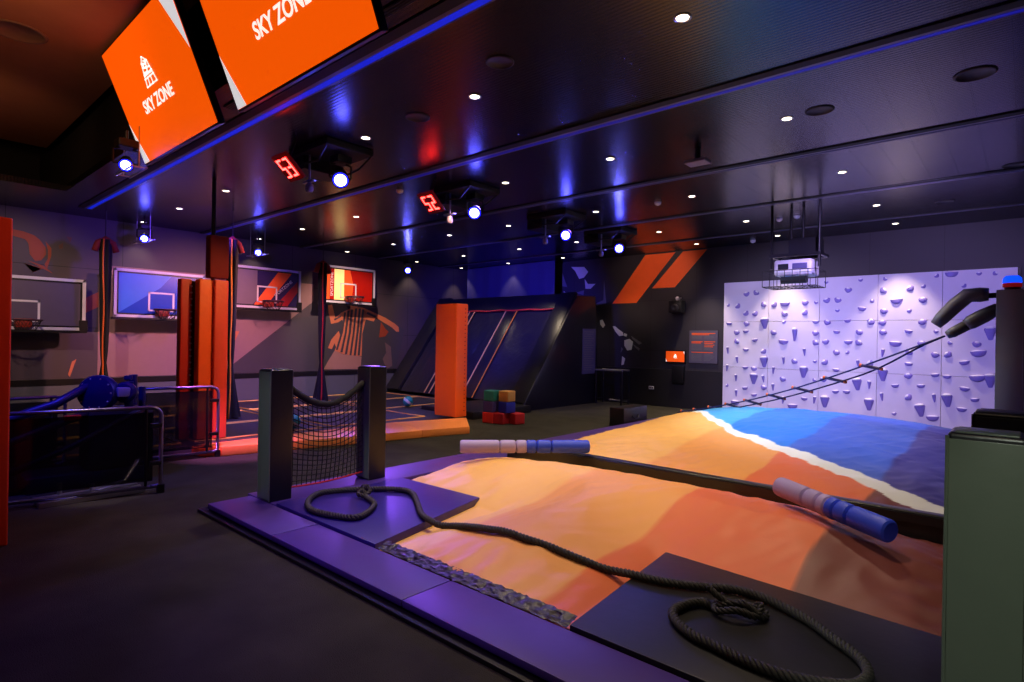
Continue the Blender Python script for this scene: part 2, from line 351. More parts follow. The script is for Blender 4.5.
# ------------------------------------------------------------------ moving-head lights, clusters, numbers
LB = mat('spot_lens_blue', (200, 205, 255), .4, emit=(88, 88, 255), es=42)
LBD = mat('spot_lens_halo', (20, 30, 255), .4, emit=(10, 14, 255), es=7)
def head(x, y, z, aim, lab, r=.075, e=55):
    a = thing('stage_light', lab, 'stage light', (x, y, z), 'blue stage lights under the ceiling')
    d = (Vector(aim)-Vector((x, y, z))).normalized(); side = d.cross(Vector((0, 0, 1))).normalized(); c = Vector((x, y, z))
    b = MB(); b.cyl(c+Vector((0, 0, H-z-.001)), c+Vector((0, 0, .26)), .02, BLACKM); b.box(x-.1, x+.1, y-.1, y+.1, z+.17, z+.26, BLACKM, .015); b.build('base', a)
    b = MB()
    for s in (-1, 1): b.tube([c+Vector((0, 0, .17))+side*.06*s, c+Vector((0, 0, .15))+side*.125*s, c+side*.125*s], .014, BLACKM, 6)
    b.cyl(c-side*.125, c+side*.125, .012, BLACKM); b.build('yoke', a)
    b = MB(); b.lathe([(.04, -.17), (r*.95, -.12), (r*1.1, 0), (r*1.22, .05), (r*1.22, .075), (r*1.05, .075)], c, d, BLACKM, 20); h = b.build('lamp_head', a, True)
    b = MB(); b.cyl(c+d*.07, c+d*.079, r*1.04, LBD, n=20); b.build('lens_rim', h); b = MB(); b.sph(c+d*.076, r*.86, LB, n=16); 
    o = b.build('lens', h, 'all')
    spot('stage_lamp', c+d*.17, aim, e, (.16, .16, 1), 62, .6, .05)
    return a
def rail(x, y, L, lab):
    a = thing('lighting_bar', lab, 'lighting bar', (x, y, H), 'silver lighting bars')
    for dy in (-.09, .05): b = MB(); b.cyl((x-L/2, y+dy, 3.47), (x+L/2, y+dy, 3.47), .012, SILVER, n=8); b.build('tube', a)
    b = MB()
    for s in (-.45, .45): b.cyl((x+s*L, y-.09, 3.47), (x+s*L, y+.05, 3.47), .008, SILVER, n=6)
    b.build('cross_bar', a)
    for s in (-.45, .45): b = MB(); b.cyl((x+s*L, y-.02, 3.475), (x+s*L, y-.02, H), .006, SILVER, n=6); b.build('hanger', a)
head(-7.70, 2.0, 3.55, (-3.0, .6, .9), 'bright blue-white stage light on silver bar below the left screen corner',   .062, 45); rail(-7.7, 2.07, .62, 'silver double bar holding the stage light below left screen')
head(-13.25, 3.78, 3.55, (-7.0, 1.6, .6), 'blue stage light over the second backboard, by the hoop wall', .07, 30); rail(-13.25, 3.78, .9, 'silver double bar over the second backboard')
head(-13.2, 6.06, 3.55, (-7.0, 3.0, .6), 'blue stage light over the third backboard, by the hoop wall', .07, 30); rail(-13.2, 6.06, .8, 'silver double bar over the third backboard')
head(-13.04, 10.24, 3.55, (-6.0, 4.0, .4), 'blue stage light near the room corner, right of the last backboard', .075, 30)
for k, (y, num) in enumerate(((3.87, '53'), (6.17, '52'), (8.5, ''), (10.35, ''))):
    wh = ['nearest cluster under ceiling', 'second cluster from camera', 'third cluster toward the far wall', 'cluster left of orange wall stripes'][k]
    head(-6.27, y, 3.55, (-2.2, 1.5, .4), 'blue-white stage light in the hanging '+wh, .085, 60)
    a = thing('equipment_cluster', 'black ceiling plate with cables, '+wh, 'ceiling equipment', (-6.6, y, H))
    b = MB(); b.box(-6.95, -6.05, y-.32, y+.32, H-.08, H-.001, SLOT, .01); b.box(-6.95, -6.6, y-.3, y+.25, H-.26, H-.1, BLACKM, .01); b.build('mounting_plate', a)
    b = MB()
    b.tube([(-6.92, y+.3, H-.08), (-6.7, y+.3, H-.22), (-6.3, y+.28, H-.2), (-6.08, y+.3, H-.08)], .012, BLACKM, 6); b.build('cable', a)
    b = MB(); b.tube([(-6.92, y-.3, H-.08), (-6.7, y-.3, H-.2), (-6.3, y-.28, H-.22), (-6.08, y-.3, H-.08)], .012, BLACKM, 6); b.build('cable', a)
    b = MB(); b.cyl((-6.55, y-.25, H-.1), (-6.55, y-.25, 3.5), .014, SILVER, n=8); b.box(-6.66, -6.44, y-.28, y-.22, 3.49, 3.51, SILVER, .003)
    b.lathe([(.02, 0), (.045, -.03), (.05, -.09), (.035, -.12)], (-6.55, y-.25, 3.49), (0, 0, 1), mat('grey_plastic', (120, 114, 140), .5)); b.build('sensor_camera', a, True)
LED = mat('red_led', (255, 60, 20), .4, emit=(255, 40, 36), es=22); LEDG = mat('led_board', (30, 4, 6), .4, emit=(90, 0, 0), es=.4)
SEG = {'5': 'afgcd', '3': 'abgcd', '2': 'abged'}
def number(x, y, z, txt, lab):
    a = thing('number_display', lab, 'number display', (x, y, z))
    t = math.radians(46); up = Vector((0, -math.sin(t), math.cos(t))); nrm = Vector((0, -math.cos(t), -math.sin(t)))
    M = Matrix.Translation((x, y, z)) @ Matrix((Vector((1, 0, 0)), up, nrm)).transposed().to_4x4()
    b = MB(); b.box(-.16, .16, -.17, .17, -.04, 0, LEDG, .006, M); b.build('board', a)
    w_, h_ = .036, .105
    for q, ch in enumerate(txt):
        cx = -.07+.14*q; b = MB()
        P = {'a': ((-w_, h_), (w_, h_)), 'b': ((w_, h_), (w_, 0)), 'c': ((w_, 0), (w_, -h_)), 'd': ((-w_, -h_), (w_, -h_)), 'e': ((-w_, 0), (-w_, -h_)), 'f': ((-w_, h_), (-w_, 0)), 'g': ((-w_, 0), (w_, 0))}
        for sgm in SEG[ch]:
            p0, p1 = P[sgm]; n = 5
            b.box(min(p0[0], p1[0])+cx-.009, max(p0[0], p1[0])+cx+.009, min(p0[1], p1[1])-.012, max(p0[1], p1[1])+.012, .001, .008, LED, .003, M)
        b.build('digit', a)
    b = MB(); b.cyl((x, y, z+.05), (x, y+.1, H), .012, BLACKM); b.build('bracket', a)
number(-6.42, 3.27, 3.56, '53', 'red glowing LED number display showing 53, left of the nearest stage light cluster')
number(-6.42, 5.42, 3.56, '52', 'red glowing LED number display showing 52, farther along the ceiling')

# ------------------------------------------------------------------ deck around the airbag
def pad(name, x0, x1, y0, y1, z0, z1, m, parent, bev=.012):
    b = MB(); b.box(x0, x1, y0, y1, z0, z1, m, bev); return b.build(name, parent, True)
dk = thing('foam_deck', 'low violet-lit vinyl deck border running along the front and left of the airbag', 'deck', (-2.7, 2.3, 0))
pad('base_step', -5.62, .6, 2.06, 2.5, 0.001, .028, BLACKM, dk, .006)
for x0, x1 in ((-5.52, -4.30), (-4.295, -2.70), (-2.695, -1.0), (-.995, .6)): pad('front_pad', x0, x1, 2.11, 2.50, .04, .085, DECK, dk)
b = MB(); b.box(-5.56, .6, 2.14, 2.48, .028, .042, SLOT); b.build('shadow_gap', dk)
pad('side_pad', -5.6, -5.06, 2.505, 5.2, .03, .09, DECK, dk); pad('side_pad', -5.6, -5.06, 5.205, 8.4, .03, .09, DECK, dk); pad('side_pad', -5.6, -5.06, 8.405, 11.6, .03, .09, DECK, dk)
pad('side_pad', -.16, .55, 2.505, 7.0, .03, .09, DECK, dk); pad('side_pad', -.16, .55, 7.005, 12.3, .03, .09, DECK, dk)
b = MB(); b.box(-5.06, -.16, 2.505, 12.3, .002, .03, BLACKVINYL); b.build('pit_liner', dk)
b = MB(); b.box(-5.59, -5.07, 2.505, 11.6, .001, .03, BLACKM); b.box(-.15, .54, 2.505, 12.3, .001, .03, BLACKM); b.build('side_base', dk)

def sstep(a, b, t):
    t = min(1, max(0, (t-a)/(b-a))); return t*t*(3-2*t)
MATS = [(-5.03, -3.58, 2.5, 3.86), (-1.9, -.2, 2.51, 3.78)]
def crest(v):
    if v < .72: return math.sin(PI/2*v/.72)**.62
    return 1-.95*((v-.72)/.28)**1.7
def bagz(x, y):
    u = min(1, max(0, (x+5.04)/4.87))
    if y < 5.68: v = min(1, max(0, (y-2.5)/3.16)); h = .305*crest(v)
    else: v = min(1, max(0, (y-5.68)/6.5)); h = (.36+.19*sstep(.2, .9, v))*(4*v*(1-v))**.42
    z = .05+h*(4*u*(1-u))**.40
    for x0, x1, y0, y1 in MATS:
        d = math.hypot(max(x0-x, 0, x-x1), max(y0-y, 0, y-y1))
        z = min(z, .04)+(z-min(z, .04))*min(1, d/.8)**.75
    return z
def surf(x, y):
    z = .085
    if -5.02 < x < -.17 and y > 2.5: z = bagz(x, y)
    for x0, x1, y0, y1 in MATS:
        if x0 <= x <= x1 and y0 <= y <= y1: z = max(z, .105)
    return z
SHORE = [(-6, 12.2), (-5, 10.9), (-4.5, 10.1), (-3.8, 9.05), (-2.9, 7.85), (-2.2, 7.32), (-1.5, 6.87), (-1.05, 6.52), (-.5, 6.15), (0, 5.9)]
def shore(x):
    for (a, ya), (b, yb) in zip(SHORE, SHORE[1:]):
        if a <= x <= b: return ya+(yb-ya)*(x-a)/(b-a)
    return SHORE[-1][1]
SAND = [lin(c) for c in ((250, 192, 108), (244, 168, 92), (234, 116, 68), (120, 60, 56))]
SEA = [lin(c) for c in ((70, 170, 246), (36, 124, 240), (56, 96, 212), (62, 58, 150))]
FOAMW = lin((244, 248, 255))
def mixc(a, b, t): return tuple(p+(q-p)*t for p, q in zip(a, b))
def bag_color(x, y):
    wob = .02*math.sin(y*3.1)+.012*math.sin(y*7)
    bd = (-3.22+wob, -2.12+wob, -1.07+wob)
    s = shore(x)+.03*math.sin(x*9)+.02*math.sin(x*23)
    wd = .10+.05*sstep(-4, -1, x)
    def stripe(T, soft):
        c = T[0]
        for i, q in enumerate(bd): c = mixc(c, T[i+1], sstep(q-soft[i], q+soft[i], x))
        return c
    if y < s-wd: return stripe(SAND, (.05, .015, .015))
    if y < s+wd*1.3: return FOAMW
    c = stripe(SEA, (.03, .03, .03))
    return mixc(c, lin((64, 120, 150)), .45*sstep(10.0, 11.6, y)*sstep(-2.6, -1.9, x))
BAGM = vcol_mat('airbag_fabric', .5, .05)
def airbag(name, x0, x1, y0, y1, nx, ny, lab):
    vs_, fs, cs = [], [], []
    for j in range(ny+1):
        for i in range(nx+1):
            x = x0+(x1-x0)*i/nx; y = y0+(y1-y0)*j/ny
            e = min(1, min(i, nx-i, j, ny-j)/6)
            z = bagz(x, y)
            k = noise.noise(Vector((x*1.1, y*1.1, 3)))*.022
            th = noise.noise(Vector((x*.6, y*.6, 9)))*3
            k += .012*noise.noise(Vector(((x+.6*y)*4.5, (y-x*.6)*1.3, 5)))+.006*noise.noise(Vector(((x-.5*y)*10, (y+x*.5)*2.5, 15)))
            k += .020*(.18-abs(noise.noise(Vector((x*2.6+y*1.2, y*2.2-x*1.2, 11)))))+.010*(.15-abs(noise.noise(Vector((x*5-y*1.5, y*2.4+x, 31)))))
            edge = min(x-x0, x1-x, y-y0, y1-y)
            if edge < .5: k += .012*math.sin((x if min(y-y0, y1-y) < min(x-x0, x1-x) else y)*31+3*noise.noise(Vector((x*2, y*2, 0))))*(1-edge/.5)
            for m0, m1, n0, n1 in MATS:
                d = math.hypot(max(m0-x, 0, x-m1), max(n0-y, 0, y-n1)); k *= sstep(0, .15, d)
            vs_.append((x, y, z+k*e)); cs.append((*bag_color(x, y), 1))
    W = nx+1
    for j in range(ny):
        for i in range(nx): a = j*W+i; fs.append((a, a+1, a+W+1, a+W))
    # skirt down to the pit liner
    loop = [i for i in range(W)]+[j*W+nx for j in range(1, ny+1)]+[ny*W+i for i in range(nx-1, -1, -1)]+[j*W for j in range(ny-1, 0, -1)]
    base = len(vs_)
    for q in loop: x, y, z = vs_[q]; vs_.append((x, y, .032)); cs.append((.02, .02, .02, 1))
    for i in range(len(loop)): j = (i+1) % len(loop); fs.append((loop[j], loop[i], base+i, base+j))
    me = bpy.data.meshes.new(name); me.from_pydata(vs_, [], fs); me.materials.append(BAGM)
    ca = me.color_attributes.new('Col', 'FLOAT_COLOR', 'POINT')
    for i, c in enumerate(cs): ca.data[i].color = c
    for p in me.polygons: p.use_smooth = True
    o = bpy.data.objects.new(name, me); COL.objects.link(o); return tag(o, lab, 'airbag')
airbag('airbag', -5.03, -.18, 2.56, 5.62, 230, 150, 'inflated foreground airbag in sand, orange and brown bands, between beam and front deck')
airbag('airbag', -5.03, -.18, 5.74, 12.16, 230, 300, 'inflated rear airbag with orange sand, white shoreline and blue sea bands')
# crumpled black skirt in front of the bag, between the mats
def skirt(u, v):
    x = -3.50+u*1.70; t = v
    y = 2.505+.10*t; z = .086+.028*t+.012*noise.noise(Vector((x*14, t*5, 0)))*math.sin(PI*min(1, t*1.1))+.008*noise.noise(Vector((x*40, t*9, 2)))
    return (x, y+.02*noise.noise(Vector((x*20, t*4, 7))), z)
b = MB(); b.grid(skirt, 150, 10, mat('crumpled_black_vinyl', (40, 38, 40), .32, bump=.3, bscale=40)); tag(b.build('vinyl_skirt', None, 'all'), 'crumpled shiny black vinyl skirt between the front deck and airbag', 'skirt')

b = thing('balance_beam', 'long black padded beam lying between the front and rear airbags', 'beam', (-2.6, 5.68, 0))
a = MB(); a.box(-5.05, -.17, 5.625, 5.735, .032, .285, BLACKVINYL, .02, seg=3); a.build('beam_pad', b, True)
a = MB(); a.box(-5.05, -.17, 5.60, 5.61, .2, .27, BLACKVINYL, .003); a.build('flap', b)

def fmat(P, m, lab):
    b = MB(); b.prism([(x, y, .034) for x, y in P], (0, 0, .071), m, .012)
    return tag(b.build('landing_mat', None, True), lab, 'mat')
MATV = mat('violet_sheen_vinyl', (42, 26, 122), .40, bump=.06, bscale=12)  # violet reflection on the mat put into its base colour
fmat([(-5.04, 2.512), (-3.53, 2.512), (-3.88, 3.95), (-5.04, 3.92)], MATV, 'violet-tinted vinyl landing mat beneath the left rope coil')
fmat([(-1.79, 2.512), (-.2, 2.512), (-.2, 3.74), (-1.92, 3.87)], PADVINYL, 'black vinyl landing mat beneath the right rope coil, in front of airbag')

# ------------------------------------------------------------------ goal posts and nets
def post(x, y, lab, z1=1.3, rot=0, w_=.11, face=None):
    face = face or GREENV
    a = thing('padded_post', lab, 'post', (x, y, .086))
    M = Matrix.Translation((x, y, 0)) @ Matrix.Rotation(math.radians(rot), 4, 'Z')
    b = MB(); b.box(-w_, w_, -w_, w_, .09, z1, BLACKVINYL, .014, M, 3); b.build('pad_cover', a, True)
    b = MB(); b.box(-w_+.005, w_-.005, -w_-.006, -w_+.002, .11, z1-.02, face, .003, M); b.box(-w_+.02, w_-.02, -w_+.02, w_-.02, z1-.004, z1+.004, face, .002, M); b.build('front_face', a, True)
    b = MB(); 
    for s in (-1, 1): b.tube([M @ Vector((w_*s, -w_, .1)), M @ Vector((w_*s*1.01, -w_*1.02, .7)), M @ Vector((w_*s, -w_, z1-.01))], .006, face, 6)
    b.build('welt_seam', a)
    return a
post(-5.24, 2.60, 'black padded net post at the near left corner of the deck')
post(-5.32, 3.72, 'black padded net post behind, at far end of the visible net')
post(-.095, 2.61, 'large green-black padded post at the right edge of the photo', 1.31, 0, .105)
post(-.06, 3.75, 'black padded post mostly hidden behind the large foreground post', 1.29, 0, .13, BLACKVINYL)
def net(x0, y0, x1, y1, z0, z1, lab):
    n, mrow = 17, 17
    a = thing('goal_net', lab, 'net', ((x0+x1)/2, (y0+y1)/2, z0))
    def P(u, v):
        top = z1-.20*math.sin(PI*u)**1+.10*u*0; bot = z0+.02*math.sin(PI*u)*-1
        bulge = .05*math.sin(PI*u)*math.sin(PI*v)
        return Vector((x0+(x1-x0)*u+bulge, y0+(y1-y0)*u, bot+(top-bot)*v))
    b = MB()
    for i in range(n+1): b.tube([P(i/n, v/8) for v in range(9)], .0045, NETM, 4)
    for j in range(1, mrow): b.tube([P(u/12, j/mrow) for u in range(13)], .0045, NETM, 4)
    b.build('mesh', a)
    b = MB(); b.tube([P(u/16, 1)+Vector((0, 0, .004*math.sin(u*3))) for u in range(17)], .034, NETM, 8); b.build('top_rope', a, 'all')
    b = MB(); b.tube([P(u/12, 0) for u in range(13)], .009, REDCORD, 6); b.build('red_hem', a)
net(-5.24, 2.715, -5.32, 3.605, .17, 1.13, 'black goal net with red hem strung between the two left posts')

# ------------------------------------------------------------------ braided rope
RP = [(-4.56, 3.14), (-4.29, 3.04), (-4.09, 2.75), (-4.25, 2.63), (-4.54, 2.58), (-4.81, 2.7), (-4.98, 2.92), (-4.9, 3.15), (-4.72, 3.39), (-4.53, 3.53), (-4.34, 3.51), (-4.02, 3.31), (-3.77, 3.15), (-3.58, 3.1), (-3.36, 3.12), (-3.1, 3.1), (-2.85, 3.07), (-2.63, 3.08), (-2.46, 3.13), (-2.28, 3.17), (-2.10, 3.22), (-1.96, 3.27), (-1.8, 3.28), (-1.62, 3.32), (-1.46, 3.4), (-1.29, 3.5), (-1.14, 3.51), (-0.99, 3.46), (-0.84, 3.38), (-0.7, 3.26), (-0.59, 3.17), (-0.53, 3.08), (-0.51, 2.98), (-0.55, 2.87), (-0.67, 2.79), (-0.81, 2.75), (-0.96, 2.75), (-1.11, 2.78), (-1.25, 2.81), (-1.37, 2.89), (-1.43, 2.99), (-1.41, 3.12), (-1.36, 3.2), (-1.28, 3.2)]
def catmull(P, step):
    out = []; n = len(P)
    for i in range(n-1):
        p0, p1, p2, p3 = P[max(i-1, 0)], P[i], P[i+1], P[min(i+2, n-1)]
        k = max(1, int((p2-p1).length/step))
        for q in range(k):
            t = q/k; out.append(.5*((2*p1)+(p2-p0)*t+(2*p0-5*p1+4*p2-p3)*t*t+(3*p1-p0-3*p2+p3)*t**3))
    out.append(P[-1]); return out
def braid(mb, path, R, m, pitch=.085, strands=3):
    L = 0; prev = None; A = [[] for _ in range(strands)]
    for i, p in enumerate(path):
        if i: L += (p-path[i-1]).length
        d = (path[min(i+1, len(path)-1)]-path[max(i-1, 0)]).normalized()
        u = d.cross(Vector((0, 0, 1)))
        u = u.normalized() if u.length > .05 else (prev or Vector((1, 0, 0))); prev = u; v = d.cross(u)
        for k in range(strands):
            a = 2*PI*(L/pitch+k/strands); A[k].append(p+(u*math.cos(a)+v*math.sin(a))*R*.58)
    for k in range(strands): mb.tube(A[k], R*.47, m, 7)
RR = .027
pts = catmull([Vector((x, y, 0)) for x, y in RP], .012)
zz = [surf(p.x, p.y)+RR for p in pts]
W_ = 45; step_ = .012; raw = zz[:]
zz = [max(raw[j]-.22*step_*abs(i-j) for j in range(max(0, i-W_), min(len(raw), i+W_+1))) for i in range(len(raw))]
sm = [sum(zz[max(0, i-6):i+7])/len(zz[max(0, i-6):i+7]) for i in range(len(zz))]
for i, p in enumerate(pts): p.z = sm[i]
rp = thing('battle_rope', 'thick dark twisted rope snaking from left coil across airbag to right coil', 'rope', (-2.3, 2.9, .2))
b = MB(); braid(b, pts, RR, ROPE); b.build('rope_length', rp, 'all')
kn = [Vector(q)+Vector((-.07, .19, -.10)) for q in ((-1.21, 3.01, .235), (-1.13, 3.03, .27), (-1.04, 3.10, .25), (-.98, 3.13, .23), (-.98, 3.06, .23), (-1.06, 3.03, .29), (-1.15, 3.06, .25), (-1.22, 3.03, .24), (-1.18, 2.95, .24), (-1.08, 2.96, .27), (-1.0, 3.03, .24), (-1.0, 3.10, .28), (-1.07, 3.06, .24), (-1.2, 3.02, .29), (-1.26, 3.02, .33))]
b = MB(); braid(b, catmull(kn, .012), .02, ROPE); b.build('end_knot', rp, 'all')
kn = [Vector(q)+Vector((-.28, .19, -.10)) for q in ((-4.27, 2.94, .225), (-4.33, 2.98, .25), (-4.38, 2.96, .27), (-4.34, 2.91, .25), (-4.30, 2.96, .24), (-4.32, 3.02, .28), (-4.37, 3.0, .3))]
b = MB(); braid(b, catmull(kn, .012), .022, ROPE)
for q in range(10):
    a_ = random.uniform(0, 2*PI); e0 = Vector((-4.65, 3.19, .20)); b.tube([e0, e0+Vector((math.cos(a_)*.03, math.sin(a_)*.03, .02)), e0+Vector((math.cos(a_)*.06, math.sin(a_)*.06, -.02))], .003, ROPE, 4)
b.build('end_knot', rp, 'all')

# ------------------------------------------------------------------ foam jousting poles
def pole(a0, a1, R, lab):
    a0 = Vector(a0); a1 = Vector(a1); d = (a1-a0); L = d.length; d.normalize()
    t = thing('foam_pole', lab, 'foam pole', tuple((a0+a1)/2))
    sg = [(0, .30, FOAML), (.305, .425, FOAML), (.43, .51, FOAML), (.51, .585, FOAMB), (.59, .70, FOAMB), (.705, 1, FOAMB)]
    for k, (s0, s1, m) in enumerate(sg):
        b = MB(); l = (s1-s0)*L; b.lathe([(R*.80, 0), (R*.97, .012), (R, .03), (R, l-.03), (R*.97, l-.012), (R*.80, l)] if l > .07 else [(R*.85, 0), (R, .01), (R, l-.01), (R*.85, l)], a0+d*L*s0, d, m, 24)
        b.build('foam_sleeve', t, True)
    b = MB(); b.cyl(a0+d*.02, a1-d*.02, R*.6, BLACKM); b.build('core_tube', t)
    return t
pole((-4.80, 4.55, .39), (-3.78, 5.64, .39), .075, 'violet-lit white and blue segmented foam pole lying at the left end of the beam')
pole((-1.484, 4.967, .46), (-0.641, 4.465, .40), .078, 'violet-lit white and blue segmented foam pole lying on the orange airbag at right')

# ------------------------------------------------------------------ climbing wall and holds
CWM = mat('climbing_panel', (206, 200, 222), .75, noise_amt=.04, bump=.15, bscale=60)
cw = thing('climbing_wall', 'pale lavender climbing wall of large panels at the back of the hall', 'climbing wall', (-2.7, 13.5, 0))
xs = (-5.31, -4.3, -3.27, -2.215, -1.18, -.12); zs = (0.02, 1.08, 2.13, 3.045)
for i in range(5):
    for j in range(3):
        b = MB(); b.box(xs[i]+.003, xs[i+1]-.003, 13.45, 13.52, zs[j]+.003, zs[j+1]-.003, CWM, .004); b.build('panel', cw)
b = MB(); b.box(-5.34, -.09, 13.52, 13.595, .01, 3.06, BLACKM); b.build('backing_frame', cw)
LITCAPM = mat('hold_lit_top', (230, 226, 238), .6)  # white tops paint in the light that catches the holds from above
HOLDM = mat('hold_shaded_body', (132, 118, 196), .6, bump=.1, bscale=50)  # violet shade of the white hold bodies put into their colour
def hold_mesh(kind):
    b = MB()
    if kind in ('wedge', 'spike'):
        wd, ht, dp = (.085, .21, .10) if kind == 'wedge' else (.05, .24, .09)
        def f(u, v):   # v 0 top .. 1 bottom
            ww = wd*(1-v*.72)*(.55+.45*min(1, v*8)); d = dp*(1-v)**.8*min(1, v*12+.25)
            a = u*PI; return (-math.cos(a)*ww, -math.sin(a)**.7*d, ht/2-v*ht)
        b.grid(f, 12, 12, HOLDM)
        b.sph((0, -dp*.55, ht/2-.01), 1, LITCAPM, (wd*.75, dp*.6, .022), 12)
    elif kind == 'bowl':
        def f(u, v):
            a = u*PI; e = v*PI/2; return (-math.cos(a)*.10*math.cos(e*.9), -math.sin(a)*.075*math.cos(e*.7), .03-.085*math.sin(e))
        b.grid(f, 14, 8, HOLDM); b.sph((0, -.03, .03), 1, LITCAPM, (.085, .04, .018), 12)
    elif kind == 'slant':
        def f(u, v):
            ww = .055*(1-v*.5); d = .08*(1-v)**.7*min(1, v*12+.25); a = u*PI
            return (-math.cos(a)*ww+.06-.12*v, -math.sin(a)*d, .10-v*.2)
        b.grid(f, 12, 12, HOLDM); b.sph((.058, -.035, .092), 1, HOLDM, (.06, .05, .02), 12)
    else:
        def f(u, v):
            a = u*2*PI; e = v*PI/2; r = math.cos(e)*(1+.12*math.sin(3*a)+.08*math.cos(2*a)); return (math.cos(a)*.06*r, -.055*math.sin(e), math.sin(a)*.052*r)
        b.grid(f, 16, 7, HOLDM); b.sph((0, -.03, .032), 1, LITCAPM, (.035, .03, .02), 10)
    return b
